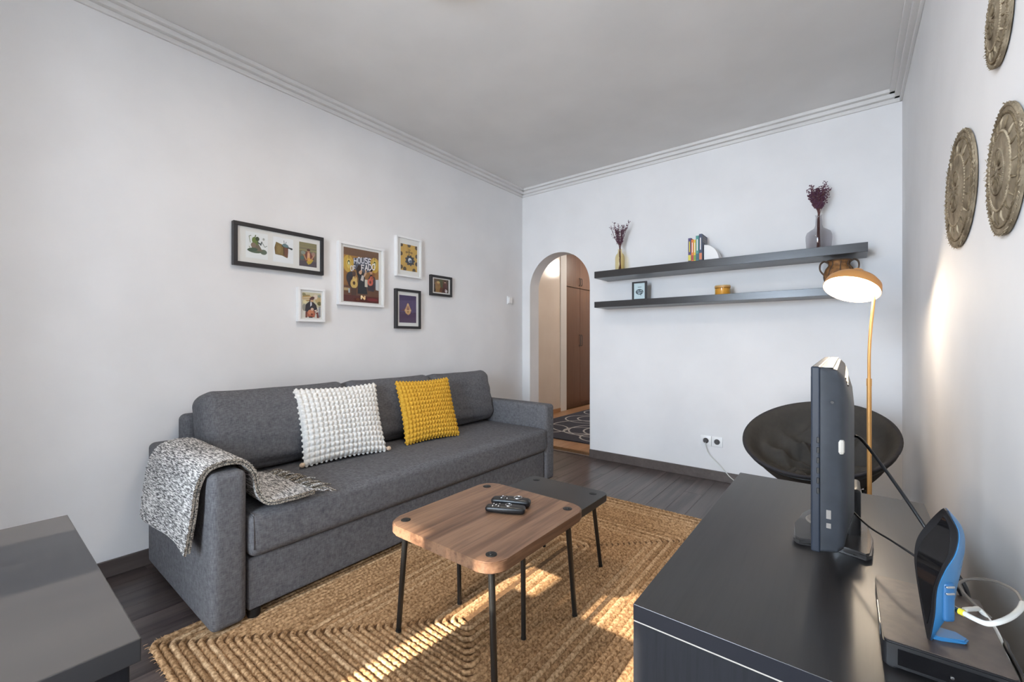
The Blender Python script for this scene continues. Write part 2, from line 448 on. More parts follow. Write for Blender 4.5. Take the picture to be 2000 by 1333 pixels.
for i in range(3):
    for z0, z1, hz in ((.07, 1.975, (1.02, 1.20)), (1.985, 2.585, (2.03, 2.15))):
        d = obj('door', box(-3.575, -3.552, ys[i]+.003, ys[i+1]-.003, z0, z1, bev=.003), 'wardrobe_wood', wr)
        yh = ys[i+1]-.03 if i == 0 else ys[i]+.03
        if i < 2:
            bm = bmesh.new(); tube(bm, spline([(-3.552,yh,hz[0]),(-3.53,yh,hz[0]+.01),(-3.527,yh,(hz[0]+hz[1])/2),(-3.53,yh,hz[1]-.01),(-3.552,yh,hz[1])],5), .006, 8)
            obj('handle', bm, 'socket_dark', d, smooth=True)
hr = thing('hall_rug', 'dark navy rug with white looping circles on the hall floor', 'rug', (-2.6, 5.2, 0))
bm = slab(rrect(-3.25, -1.95, 4.10, 6.45, .02), 0, .012, .003); obj('pile', bm, 'navy_rug', hr)
bm = bmesh.new(); 
def ringline(cx, cy, r, w, z, a0=0, a1=360, n=48, e=1.0):
    p = [(radians(a0+(a1-a0)*k/n)) for k in range(n+1)]
    inn = [bm.verts.new((cx+(r-w)*cos(a), cy+(r-w)*sin(a)*e, z)) for a in p]; out = [bm.verts.new((cx+(r+w)*cos(a), cy+(r+w)*sin(a)*e, z)) for a in p]
    for k in range(n): bm.faces.new((inn[k], out[k], out[k+1], inn[k+1]))
for i, (cx, cy, r) in enumerate([(-2.28,4.72,.36),(-2.28,4.74,.26),(-2.52,4.60,.22),(-2.62,4.85,.42),(-2.85,5.35,.30),(-2.80,5.40,.20),(-2.35,5.45,.40),(-2.35,5.45,.28),(-2.95,5.95,.24),(-2.5,6.0,.36),(-2.5,6.0,.22),(-2.95,4.5,.25),(-2.1,4.38,.2)]):
    cx = max(-3.2+r, min(-2.0-r, cx)); ringline(cx, cy, r, .011, .0125+.0001*i)
obj('circle_pattern', bm, 'rug_line', hr, label='thin white looping circles')
hl = thing('hall_ceiling_lamp', 'round white glass lamp on the hall ceiling', 'lamp', (-2.71, 6.8, 2.6))
bm = bmesh.new(); lathe(bm, [(0,-.10),(.08,-.085),(.13,-.05),(.15,-.01)], (-2.71,6.8,2.6), 24); obj('glass_dome', bm, 'hall_glow', hl, smooth='all')
bm = bmesh.new(); lathe(bm, [(.15,-.012),(.16,-.012),(.16,0),(0,0)], (-2.71,6.8,2.6), 24); obj('rim', bm, 'silver', hl)
ld = bpy.data.lights.new('hall_light', 'POINT'); lo = link(bpy.data.objects.new('hall_light', ld)); ld.energy = 11; ld.color = (1,.90,.80); ld.shadow_soft_size = .12; lo.location = (-2.71, 6.8, 2.42)
ld = bpy.data.lights.new('hall_fill_near', 'POINT'); lo = link(bpy.data.objects.new('hall_fill_near', ld)); ld.energy = 6.5; ld.color = (1,.90,.80); ld.shadow_soft_size = .12; lo.location = (-2.2, 4.9, 2.4)  # unseen extra lamp, added to light the hall near the arch
hl2 = thing('hall_ceiling_lamp', 'unseen round white glass lamp added on the hall ceiling near the arch', 'lamp', (-2.2, 4.9, 2.6))
bm = bmesh.new(); lathe(bm, [(0,-.10),(.08,-.085),(.13,-.05),(.15,-.01)], (-2.2,4.9,2.6), 24); obj('glass_dome', bm, 'ceiling_glow', hl2, smooth='all')
bm = bmesh.new(); lathe(bm, [(.15,-.012),(.16,-.012),(.16,0),(0,0)], (-2.2,4.9,2.6), 24); obj('rim', bm, 'silver', hl2)

# ceiling lamp of the living room (just above the frame)
LX, LY = -1.30, 1.15
cl = thing('ceiling_lamp', 'round flush lamp on the living room ceiling', 'lamp', (LX, LY, ZC))
bm = bmesh.new(); lathe(bm, [(.17,-.05),(.178,-.05),(.178,0),(0,0)], (LX,LY,ZC), 32); obj('housing', bm, 'white_trim', cl, smooth=30)
bm = bmesh.new(); lathe(bm, [(0,-.056),(.12,-.055),(.17,-.05)], (LX,LY,ZC), 32); obj('diffuser', bm, 'ceiling_glow', cl, smooth='all')
ld = bpy.data.lights.new('ceiling_lamp_light', 'AREA'); ld.shape = 'DISK'; ld.size = .30; ld.energy = 6.0; ld.color = (1,.82,.64)
lo = link(bpy.data.objects.new('ceiling_lamp_light', ld)); lo.location = (LX, LY, ZC-.07)

# ------------------------------------------------------------------ sofa
sf = thing('sofa', 'long dark grey fabric sofa against the left wall', 'sofa', (-2.26, 1.715, 0))
SY0, SY1, SXF, SXB = .555, 2.874, -1.82, -2.69
AT = .121
def place(bm, x, y, z, M=None): return xf(bm, T(x, y, z) @ (M or Matrix.Identity(4)))
for y, lab in ((SY0+AT/2, 'left arm under the woven throw'), (SY1-AT/2, 'right arm nearest the arch')):
    obj('armrest', place(rbox((SXF-SXB, AT, .583), .026, 10, (.004,.006,.004)), (SXF+SXB)/2, y, .022+.583/2), 'sofa_fabric', sf, label=lab, smooth='all')
iy0, iy1 = SY0+AT+.006, SY1-AT-.006
obj('back_frame', place(rbox((.11, iy1-iy0+.02, .68), .03, 10), SXB+.055, (iy0+iy1)/2, .05+.34), 'sofa_fabric', sf, smooth='all')
obj('storage_base', place(rbox((.76, iy1-iy0, .205), .012, 8), SXF-.012-.38, (iy0+iy1)/2, .045+.205/2), 'sofa_fabric', sf, smooth='all')
seat = obj('seat_cushion', place(rbox((.80, iy1-iy0+.004, .178), .035, 14, (.006,.002,.012)), SXF+.012-.40, (iy0+iy1)/2, .252+.089), 'sofa_fabric', sf, smooth='all')
zt = .252+.178; xs = SXF+.012
for yy in (iy0+.012, iy1-.012):
    bm = bmesh.new(); tube(bm, spline([(xs-.70,yy,zt-.006),(xs-.06,yy,zt-.004),(xs-.022,yy,zt-.012),(xs-.006,yy,zt-.03),(xs-.002,yy,zt-.14)],6), .0022, 6)
    obj('seam', bm, 'sofa_fabric', seat, smooth='all')
yb = [.70, 1.455, 2.135, 2.772]
for i in range(3):
    w = yb[i+1]-yb[i]-.004; hh = .40
    rnd = random.Random(i)
    def warp(p, w=w, hh=hh, rnd=rnd):
        u = p.y/(w/2); v = p.z/(hh/2)
        q = p.copy()
        q.z += .012*(abs(u)**3)*(1 if v > 0 else 0)*(v) - .006*(1-u*u)*(v if v > 0 else 0)
        q.x += .004*sin(9*u+3*v)*(1-u*u) + .003*sin(14*v+5*u)
        return q
    obj('back_cushion', place(rbox((.22, w, hh), .06, 14, (.035,.0,.012), 5, warp), -2.475, (yb[i]+yb[i+1])/2, .432+.205, R(-13,'Y')), 'sofa_fabric', sf, smooth='all')
for x in (SXF-.035, SXB+.07):
    for y in (iy0+.028, iy1-.03):
        bm = bmesh.new(); lathe(bm, [(0,.013),(.022,.013),(.024,.02),(.024,.047),(0,.047)], (x,y,0), 18); obj('foot', bm, 'rubber', sf, smooth=30)

# ------------------------------------------------------------------ bobble cushions
def bobble_cushion(name, label, cornersP, N, Mr, thick, mname, group, blob):
    BL, BR, TR, TL = [Vector(c) for c in cornersP]
    n = ((BR-BL).cross(TL-BL)).normalized()
    c0 = (BL+BR+TR+TL)/4
    bm = bmesh.new(); K = 7; nu, nv = N*K, Mr*K
    def pos(u, v, side):
        uu = u + .028*(1-2*u)*sin(pi*v)*1.0; vv = v + .030*(1-2*v)*sin(pi*u)
        p = BL*(1-uu)*(1-vv) + BR*uu*(1-vv) + TR*uu*vv + TL*(1-uu)*vv
        e = max(0, (1-abs(2*u-1)**2.6))**.55 * max(0, (1-abs(2*v-1)**2.6))**.55
        b = (abs(sin(pi*N*u)) * abs(sin(pi*Mr*v)))**.58
        return p + n*side*(thick*e*(1 if side > 0 else .75) + blob*b*(.35+.65*e**.4))
    grids = []
    for side in (1, -1):
        g = [[bm.verts.new(pos(i/nu, j/nv, side)) for j in range(nv+1)] for i in range(nu+1)]
        for i in range(nu):
            for j in range(nv):
                q = (g[i][j], g[i+1][j], g[i+1][j+1], g[i][j+1]); bm.faces.new(q if side > 0 else tuple(reversed(q)))
        grids.append(g)
    bmesh.ops.remove_doubles(bm, verts=bm.verts, dist=1e-4)
    r = thing(name, label, 'cushion', tuple((BL+BR)/2), group)
    obj('cover', bm, mname, r, smooth='all')
    # row of edge bobbles around the rim
    bm = bmesh.new()
    for i in range(N):
        for v in (0, 1): ball(bm, pos((i+.5)/N, v, 1), .0085, 1)
    for j in range(Mr):
        for u in (0, 1): ball(bm, pos(u, (j+.5)/Mr, 1), .0085, 1)
    obj('edge_bobbles', bm, mname, r, smooth='all', kind='stuff')
    return r, pos
r, pos = bobble_cushion('bobble_cushion', 'white bobble-knit cushion leaning on the grey sofa back', [(-2.222,1.09,.446),(-2.165,1.555,.446),(-2.345,1.60,.832),(-2.400,1.12,.832)], 18, 14, .052, 'white_yarn', 'bobble cushions on the sofa', .023)
for u in (0, 1):
    bm = bmesh.new(); ball(bm, pos(u, 0, 1) + Vector((.006, .012*(2*u-1), .012)), .014, 2); obj('corner_tip', bm, 'natural_yarn', r, smooth='all')
bobble_cushion('bobble_cushion', 'mustard yellow bobble-knit cushion leaning on the grey sofa back', [(-2.185,1.715,.446),(-2.135,2.135,.446),(-2.285,2.165,.832),(-2.335,1.745,.832)], 18, 14, .047, 'yellow_yarn', 'bobble cushions on the sofa', .021)

# ------------------------------------------------------------------ woven throw over the left arm
th = thing('throw_blanket', 'folded grey and white woven throw draped over the left sofa arm', 'blanket', (-2.15, .62, .61))
ST = [((-2.40,.490,.335),(-1.90,.520,.318)), ((-2.42,.508,.48),(-1.875,.532,.46)), ((-2.43,.528,.575),(-1.865,.540,.56)), ((-2.43,.565,.622),(-1.855,.57,.618)),
      ((-2.42,.645,.628),(-1.85,.655,.622)), ((-2.40,.694,.595),(-1.84,.696,.575)), ((-2.37,.706,.52),(-1.825,.708,.50)), ((-2.33,.742,.456),(-1.80,.738,.452)),
      ((-2.28,.83,.447),(-1.785,.83,.446)), ((-2.22,.905,.446),(-1.79,.925,.446))]
rear = spline([s[0] for s in ST], 12); front = spline([s[1] for s in ST], 12)
NT = 44
def throw_sheet(off, th_, trim0, name, m):
    bm = bmesh.new(); g0 = []; g1 = []
    ns = len(rear)
    for i in range(ns):
        a = []; b = []
        tg = (front[min(i+1,ns-1)] - front[max(i-1,0)]).normalized()
        for j in range(NT+1):
            s = j/NT; p = rear[i].lerp(front[i], s)
            nrm = Vector((1,0,0)).cross(tg).normalized()
            if i < 30: p = p + Vector((0,0,.012*sin(3.3*s+.4)*(1-i/30))) + nrm*.008*sin(7*s)*(1-i/30)
            wv = .0015*(1 if i % 2 else -1) + .0005*(1 if (i//2+j) % 2 else -1)
            a.append(bm.verts.new(p + nrm*(off+th_+wv))); b.append(bm.verts.new(p + nrm*off))
        g0.append(a); g1.append(b)
    i0 = trim0
    for i in range(i0, ns-1):
        for j in range(NT):
            bm.faces.new((g0[i][j], g0[i][j+1], g0[i+1][j+1], g0[i+1][j])); bm.faces.new((g1[i][j], g1[i+1][j], g1[i+1][j+1], g1[i][j+1]))
        for j in (0, NT):
            bm.faces.new((g0[i][j], g0[i+1][j], g1[i+1][j], g1[i][j])).material_index = 1
    for i in (i0, ns-1):
        for j in range(NT): bm.faces.new((g0[i][j], g0[i][j+1], g1[i][j+1], g1[i][j])).material_index = 1
    for v in [v for v in bm.verts if not v.link_faces]: bm.verts.remove(v)
    bmesh.ops.recalc_face_normals(bm, faces=bm.faces)
    return obj(name, bm, [m, 'throw_edge'], th, smooth=50)
throw_sheet(.002, .008, 1, 'folded_layer', 'throw_weave'); throw_sheet(.013, .009, 0, 'folded_layer', 'throw_weave')
rn = random.Random(3)
for k in range(46):
    s = (k+.5)/46; layer = k % 2
    p0 = rear[-1].lerp(front[-1], s) + Vector((0, 0, .004+.011*layer))
    ang = rn.uniform(-.7, .35); L = rn.uniform(.05, .10)
    d = Vector((sin(ang)*.6 + (.35 if s > .8 else 0), cos(ang), 0)).normalized()
    pts = [p0 - d*.01]
    for q in range(1, 6):
        f = q/5; p = p0 + d*L*f + Vector((rn.uniform(-.006,.006), 0, .008*sin(pi*f)+rn.uniform(-.002,.002)))
        if p.x > -1.80: p.z -= 5.0*(p.x+1.80)**1.3*.35
        p.z = max(p.z, .443 if p.x < -1.82 else .36)
        pts.append(p)
    bm = bmesh.new(); tube(bm, spline(pts, 3), [.0042]*13 + [.0030, .0026, .002], 5); obj('tassel', bm, 'throw_edge' if k % 3 else 'throw_weave', th, smooth='all')

# ------------------------------------------------------------------ braided jute rug
RX0, RX1, RY0, RY1 = -1.99, -.365, .407, 2.785
rg = thing('jute_rug', 'braided natural jute rug under the coffee tables', 'rug', ((RX0+RX1)/2, (RY0+RY1)/2, 0))
obj('backing', slab(rrect(RX0+.006, RX1-.006, RY0+.006, RY1-.006, .02), 0, .004, 0), 'rug_back', rg)
SP = .0222; cxr, cyr = (RX0+RX1)/2, (RY0+RY1)/2
nr = int(((RX1-RX0)/2)/SP)
for i in range(nr):
    hx, hy = (RX1-RX0)/2-(i+.5)*SP, (RY1-RY0)/2-(i+.5)*SP
    rr = min(.03, hx*.9)
    path = []; base = rrect(cxr-hx, cxr+hx, cyr-hy, cyr+hy, rr, 4)
    st = .0125
    for a, b in zip(base, base[1:]+base[:1]):
        L = math.hypot(b[0]-a[0], b[1]-a[1]); n = max(1, round(L/st))
        for k in range(n): path.append((a[0]+(b[0]-a[0])*k/n, a[1]+(b[1]-a[1])*k/n))
    if len(path) % 2: path.pop()
    bm = bmesh.new(); rings = []; n = len(path); w = SP*.49
    rn = random.Random(i)
    for k, p in enumerate(path):
        q = path[(k+1) % n]; o_ = path[k-1]; d = Vector((q[0]-o_[0], q[1]-o_[1], 0)).normalized(); nrm = Vector((d.y, -d.x, 0))
        s = 1 if k % 2 else -1; wob = rn.uniform(-.0012, .0012)
        c = Vector((p[0], p[1], 0))
        rings.append([bm.verts.new(c + nrm*(x_*w + s*.0012 + wob) + Vector((0,0,z_ + rn.uniform(-.0006,.0006)))) for x_, z_ in ((-1,.004),(-.55,.0115+.0018*s),(.0,.0128),(.55,.0115-.0018*s),(1,.004))])
    for k in range(n):
        a, b = rings[k], rings[(k+1) % n]
        for j in range(4): bm.faces.new((a[j], a[j+1], b[j+1], b[j]))
    bmesh.ops.recalc_face_normals(bm, faces=bm.faces)
    obj('braid', bm, ['jute','jute','jute_dark','jute','jute_pale'][(i*7+i//3) % 5], rg, smooth='all')
bm = bmesh.new(); rn = random.Random(11)
for k in range(240):
    if rn.random() < .5: p = Vector((RX0, rn.uniform(RY0, RY1), .006)); d = Vector((-1,0,0))
    else: p = Vector((rn.uniform(RX0, RX1), RY0, .006)); d = Vector((0,-1,0))
    e = d*rn.uniform(.004,.014) + Vector((rn.uniform(-.006,.006), rn.uniform(-.006,.006), rn.uniform(-.003,.003)))
    tube(bm, [p-d*.004, p+e*.6+Vector((0,0,.001)), p+e], [.001,.0009,.0006], 4)
obj('loose_fibres', bm, 'jute_pale', rg, kind='stuff')

# ------------------------------------------------------------------ coffee tables
def leg(root, top, bot, r=.0105):
    bm = bmesh.new(); tube(bm, [top, bot], [r, r*.92], 14); l = obj('leg', bm, 'dark_metal', root, smooth=40)
    bm = bmesh.new(); d = (Vector(bot)-Vector(top)).normalized(); tube(bm, [Vector(bot)-d*.008, Vector(bot)+d*.001], r*1.02, 14); obj('foot_cap', bm, 'rubber', l, smooth=40)
def bolt(root, x, y, z):
    bm = bmesh.new(); lathe(bm, [(0,.003),(.007,.003),(.0075,.0018),(.015,.0022),(.0175,.001),(.0178,-.001),(0,-.001)], (x,y,z), 20); obj('bolt_cap', bm, 'dark_metal', root, smooth=30)
RZ = .0135
ct = thing('coffee_table', 'walnut wood coffee table with rounded corners and black metal legs', 'table', (-1.03, 1.19, RZ), 'pair of nesting coffee tables')
obj('tabletop', slab(rrect(-1.288, -.785, .920, 1.475, .062, 8), .4275, .462, .0035), 'walnut', ct, smooth=40)
for (bxx, byy), (fx, fy) in (((-1.240,.972),(-1.325,1.005)), ((-.838,.972),(-.808,.955)), ((-.838,1.415),(-.850,1.492)), ((-1.245,1.415),(-1.335,1.53))):
    leg(ct, (bxx,byy,.426), (fx,fy,RZ)); bolt(ct, bxx, byy, .462)
bt = thing('coffee_table', 'lower dark grey coffee table tucked behind the walnut one', 'table', (-1.1, 1.6, RZ), 'pair of nesting coffee tables')
obj('tabletop', slab(rrect(-1.318, -.885, 1.212, 1.873, .03, 8), .352, .384, .003), 'black_top', bt, smooth=40)
for (bxx, byy), (fx, fy) in (((-1.268,1.262),(-1.264,1.266)), ((-.935,1.262),(-.931,1.260)), ((-.94,1.82),(-.938,1.895)), ((-1.262,1.82),(-1.265,1.895))):
    leg(bt, (bxx,byy,.354), (fx,fy,RZ), .0095); bolt(bt, bxx, byy, .384)

# two remotes on the walnut table
def remote(label, c, ang, L, W, H, tilt, ringu, rr, mname):
    r = thing('remote_control', label, 'remote', c, 'remotes on the walnut table')
    M = T(*c) @ R(ang,'Z') @ R(tilt,'X')
    def shape(p):
        q = p.copy(); u = q.x/(L/2); q.y *= .80+.20*cos(u*1.3-.35); q.z *= .78+.22*cos(u*1.5-.3); return q
    obj('casing', xf(rbox((L,W,H), min(W,H)*.42, 10, (0,0,.002), 4, shape), M @ T(0,0,H/2)), mname, r, smooth='all')
    bm = bmesh.new(); lathe(bm, [(rr*.72,.0),(rr*.78,.0022),(rr*.95,.0022),(rr,.0)], (0,0,0), 24); obj('ring_button', xf(bm, M @ T(ringu,0,H+.0012)), 'silver', r, smooth=30)
    bm = bmesh.new(); lathe(bm, [(0,.002),(rr*.5,.002),(rr*.55,0)], (0,0,0), 18); obj('centre_button', xf(bm, M @ T(ringu,0,H+.0012)), 'black_plastic', r)
    for k in range(4):
        for s in (-1,0,1):
            bm = rbox((.006,.007,.0028), .0012, 1); obj('button', xf(bm, M @ T(ringu-(rr+.012)-k*.011, s*W*.22, H*.985)), 'socket_dark' if (k+s) % 2 else 'silver', r, smooth='all')
    bm = bmesh.new(); tube(bm, spline([(-L*.46,W*.30,H*.70),(-L*.2,W*.44,H*.66),(L*.15,W*.47,H*.66),(L*.44,W*.30,H*.66)],6), .0016, 6); obj('edge_strip', xf(bm, M), 'cable_grey', r, smooth='all')
remote('black remote with silver ring, at the front of the pair on the walnut table', (-1.002,1.243,.4625), 28, .150, .046, .026, 0, .012, .013, 'black_plastic')
remote('black remote behind the other, with a larger bright ring', (-1.026,1.306,.4625), 24, .155, .046, .032, 0, .028, .017, 'black_plastic')

# ------------------------------------------------------------------ cabinet with television, set-top box and router
CX0, CX1, CY0, CY1, CZ = -.321, .186, .785, 1.82, .60
cb = thing('tv_cabinet', 'black-brown wood low cabinet carrying the television', 'cabinet', ((CX0+CX1)/2, (CY0+CY1)/2, 0))
obj('top_panel', box(CX0, CX1, CY0, CY1, CZ-.030, CZ, bev=.0012), 'black_brown', cb)
obj('edge_shade_band', box(CX0+.001, CX1-.001, CY0-.0008, CY0+.0002, CZ-.0295, CZ-.001), 'black_edge_shaded', cb)  # added dark matte strip: shade put into the colour against window glare
obj('edge_strip', box(CX0+.0015, CX1-.002, CY0+.0015, CY1-.002, CZ-.0335, CZ-.030), 'edge_light', cb, label='pale strip under the top')
obj('side_panel', box(CX0+.0005, CX1-.002, CY0+.0005, CY0+.03, .0, CZ-.0335), 'black_brown_side', cb)
obj('side_panel', box(CX0+.0005, CX1-.002, CY1-.03, CY1-.0005, .0, CZ-.0335), 'black_brown_side', cb)
obj('back_panel', box(CX1-.012, CX1-.003, CY0+.03, CY1-.03, .0, CZ-.0335), 'black_brown_side', cb)
obj('bottom_panel', box(CX0+.02, CX1-.012, CY0+.03, CY1-.03, .03, .06), 'black_brown_side', cb)
for i in range(2):
    for j in range(2):
        w = (CY1-CY0-.064)/2; y0 = CY0+.031+i*(w+.002); z0 = .062+j*.252
        d = obj('drawer_front', box(CX0+.001, CX0+.02, y0, y0+w, z0, z0+.25, bev=.002), 'black_brown_side', cb)

tv = thing('television', 'grey flat television seen edge-on standing on the cabinet', 'television', (-.03, 1.42, CZ))
TY0, TY1, TZ0, TZ1 = 1.09, 1.755, .662, 1.047
obj('bezel', box(-.060, -.044, TY0, TY1, TZ0, TZ1, bev=.003), 'tv_bezel', tv)
obj('screen', box(-.0612, -.0600, TY0+.022, TY1-.022, TZ0+.035, TZ1-.022), 'black_gloss', tv)
def rect_loft(secs, cap=True):
    bm = bmesh.new(); rings = []
    for x, iy, iz0, iz1, r in secs:
        rings.append([bm.verts.new((x, a, b)) for a, b in rrect(TY0+iy, TY1-iy, TZ0+iz0, TZ1-iz1, r, 4)])
    n = len(rings[0])
    for a, b in zip(rings, rings[1:]):
        for k in range(n): bm.faces.new((a[k], a[(k+1)%n], b[(k+1)%n], b[k]))
    bm.faces.new(rings[0]); bm.faces.new(list(reversed(rings[-1]))); bmesh.ops.recalc_face_normals(bm, faces=bm.faces)
    return bm
sh = obj('back_shell', rect_loft([(-.044,.001,.001,.001,.006),(-.042,.001,.001,.001,.008),(-.016,.004,.004,.006,.012),(-.006,.012,.010,.018,.018),(.004,.05,.045,.055,.03),(.012,.08,.065,.085,.03)]), 'tv_shell', tv, smooth=35)
obj('top_trim', box(-.041, -.022, TY0+.012, TY1-.012, TZ1-.002, TZ1+.0006), 'edge_light', tv, label='bright metal strip along the top edge')
bm = bmesh.new()
for i in range(30):
    for j in range(3):
        y = TY0+.07+i*.018; u = .25+.2*j; x = -.006+.010*u+.0006; z = TZ1-.018-.037*u
        bx(bm, x-.0008, x+.0012, y, y+.009, z-.002, z+.002)
obj('vent_slots', bm, 'black_plastic', sh, kind='stuff')
for k in range(6):
    z = .895-k*.021; obj('button', box(-.0500, -.0455, TY0-.0025, TY0+.001, z-.006, z+.006, bev=.001), 'black_plastic', tv)
obj('sticker', box(-.022, -.004, TY0-.0004+.006, TY0+.03, .868, .900, bev=.006), 'edge_light', sh, label='torn white sticker on the side')
for z, h in ((.735,.018),(.716,.010)): obj('port_label', box(-.034, -.026, TY0+.0015, TY0+.003, z, z+h), 'cable_grey', sh)
bm = bmesh.new(); lathe(bm, [(0,.0),(.003,.0),(.003,.004),(0,.004)], (-.024,TY0+.006,.975), 10); obj('screw_hole', xf(bm, T(-.024,TY0+.003,.975) @ R(90,'X') @ T(.024,-TY0-.006,-.975)), 'black_plastic', sh)
obj('stand_neck', xf(rbox((.030,.11,.13), .008, 3), T(.012,1.42,.665)), 'black_plastic', tv, smooth='all')
bp = [(-.105,1.268),(-.092,1.258),(-.068,1.275),(-.03,1.284),(.012,1.272),(.034,1.255),(.044,1.268),(.050,1.36),(.044,1.46),(.022,1.55),(-.02,1.585),(-.07,1.56),(-.10,1.46),(-.110,1.36)]
bm = slab(bp, CZ+.001, CZ+.017, .004); sb = obj('stand_base', bm, 'tv_base', tv, smooth=40)
bm = bmesh.new(); lathe(bm, [(0,.003),(.056,.003),(.060,0)], (-.03,1.42,CZ+.017), 28); obj('swivel_disc', bm, 'cable_grey', sb, smooth=30)

st = thing('set_top_box', 'flat black box lying on the cabinet under the blue router', 'set-top box', (.11, .97, CZ))
BZ = CZ+.043
bm = slab(rrect(.043, .184, .868, 1.10, .006, 3), CZ+.006, BZ, .002); bd = obj('casing', bm, 'black_plastic', st, smooth=30)
obj('top_cover', slab(rrect(.0445, .1825, .872, 1.0985, .005, 3), BZ, BZ+.0012, 0), 'box_top', st)
obj('front_window', box(.060, .176, .8668, .8685, CZ+.012, CZ+.036), 'black_gloss', bd)
bm = bmesh.new(); lathe(bm, [(0,.0012),(.0022,.001),(.0024,0)], (0,0,0), 12); obj('status_light', xf(bm, T(.118,.8668,CZ+.020) @ R(90,'X')), 'silver', bd)
obj('side_strip', box(.0422, .0432, .93, 1.01, CZ+.016, CZ+.036), 'silver', bd, label='shiny strip on the side')
for x in (.055,.172):
    for y in (.885,1.085):
        bm = bmesh.new(); lathe(bm, [(0,0),(.008,0),(.008,.007),(0,.007)], (x,y,CZ), 12); obj('foot', bm, 'rubber', st)

# router: leaf-shaped upright shell, black dished face and blue back
rt = thing('router', 'upright blue and black leaf-shaped router on the set-top box', 'router', (.110, .925, BZ))
RH = .200; RB = Vector((.0985, .906, BZ+.0015))
KEY = [(0,0,.0015,.004), (.2,-.005,.007,.0275), (.4,-.0095,.010,.036), (.55,-.0115,.0185,.041), (.7,-.008,.0300,.044), (.86,.005,.0325,.0395), (1,.0195,.0205,.0215)]   # height, left edge, ridge, back edge
NF = 40
def kf(f, c):
    n = len(KEY)
    for i in range(n-1):
        a, b = KEY[i], KEY[i+1]
        if f <= b[0]+1e-9:
            p, q_ = KEY[max(0,i-1)], KEY[min(n-1,i+2)]; h = b[0]-a[0]; t_ = (f-a[0])/h
            m0 = (b[c]-p[c])/(b[0]-p[0])*h; m1 = (q_[c]-a[c])/(q_[0]-a[0])*h
            return (2*t_**3-3*t_**2+1)*a[c] + (t_**3-2*t_**2+t_)*m0 + (3*t_**2-2*t_**3)*b[c] + (t_**3-t_**2)*m1
    return KEY[-1][c]
def rsec(f):
    k = .15+.85*sin(pi*min(1,max(0,f)))**.6
    xa, xb, xc = kf(f,1), kf(f,2), kf(f,3)
    z = RH*f
    A = RB+Vector((xa,.030*k+.012*f,z)); B = RB+Vector((xb,.006*f,z)); C = RB+Vector((xc,.034*k+.014*f,z)); D = RB+Vector(((xa+xc)/2,.052*k+.012*f,z))
    m1 = (B+C)/2+Vector((.0035,-.004,0))*k; m2 = (C+D)/2+Vector((.003,.005,0))*k; m3 = (D+A)/2+Vector((-.003,.005,0))*k
    return A, B, m1, C, m2, D, m3
def strip_loft(fn, n, closed=True):
    bm = bmesh.new(); rings = [[bm.verts.new(p) for p in fn(i/n)] for i in range(n+1)]
    m_ = len(rings[0])
    for a, b in zip(rings, rings[1:]):
        for k in range(m_ if closed else m_-1): bm.faces.new((a[k], a[(k+1)%m_], b[(k+1)%m_], b[k]))
    bm.faces.new(rings[0]); bm.faces.new(rings[-1]); bmesh.ops.recalc_face_normals(bm, faces=bm.faces); return bm
obj('blue_shell', strip_loft(rsec, NF), 'router_blue', rt, smooth=55)
def face_sec(f, lo, hi, d0, d1):
    A, B = rsec(f)[:2]; n = Vector((-(B-A).y, (B-A).x, 0)); n = -n.normalized() if n.length > 1e-6 else Vector((-1,0,0))
    if n.x > 0: n = -n
    p, q_ = A.lerp(B, lo), A.lerp(B, hi); return p+n*d0, q_+n*d0, q_+n*d1, p+n*d1
obj('front_rim', strip_loft(lambda f: face_sec(f, -.02, .97, -.001, .0022), NF), 'black_plastic', rt, smooth=55)
obj('front_face', strip_loft(lambda f: face_sec(.10+.84*f, .5-.40*sin(pi*f)**.5, .5+.38*sin(pi*f)**.5, .0018, .0032), NF), 'black_gloss', rt, smooth=55)
pb = obj('port_panel', xf(rbox((.017,.014,.060), .005, 3), T(RB.x+.0205,RB.y+.016,RB.z+.060) @ R(38,'Z')), 'router_blue_dark', rt, smooth='all')
for k in range(2): obj('port', xf(rbox((.013,.004,.0035), .0012, 2), T(RB.x+.0235,RB.y+.0105,RB.z+.084-.010*k) @ R(38,'Z')), 'silver', pb, smooth='all')
bm = slab([(.003,.004),(.014,.008),(.042,.018),(.046,.028),(.034,.040),(.014,.040),(.004,.024)], 0, .006, .002); obj('foot', xf(bm, T(RB.x, RB.y, BZ+.0013)), 'router_blue', rt)

def cable(name, label, pts, r, m, plug=None):
    bm = bmesh.new(); tube(bm, spline(pts, 8), r, 8)
    root = thing(name, label, 'cable', pts[0]); obj('cord', bm, m, root, smooth='all')
    if plug:
        for nm, p0, p1, rr, mm in plug:
            bm = bmesh.new(); tube(bm, [p0, p1], rr, 10); obj(nm, bm, mm, root, smooth=40)
    return root
cable('video_cable', 'thick black cable arching from the television back to behind the router', [(.008,1.352,.866),(.024,1.335,.865),(.045,1.30,.842),(.076,1.25,.80),(.112,1.20,.745),(.150,1.165,.68),(.172,1.15,.645),(.176,1.12,.62),(.182,1.13,.606)], .0034, 'cable_black', [('plug', (-.004,1.357,.866), (.014,1.346,.866), .0075, 'black_plastic')])
cable('power_cable', 'thin black cable from the foot of the television towards the router', [(-.004,1.375,.705),(.010,1.30,.697),(.038,1.20,.700),(.070,1.12,.708),(.104,1.08,.70),(.150,1.09,.665),(.172,1.14,.61),(.18,1.2,.604)], .0022, 'cable_black')
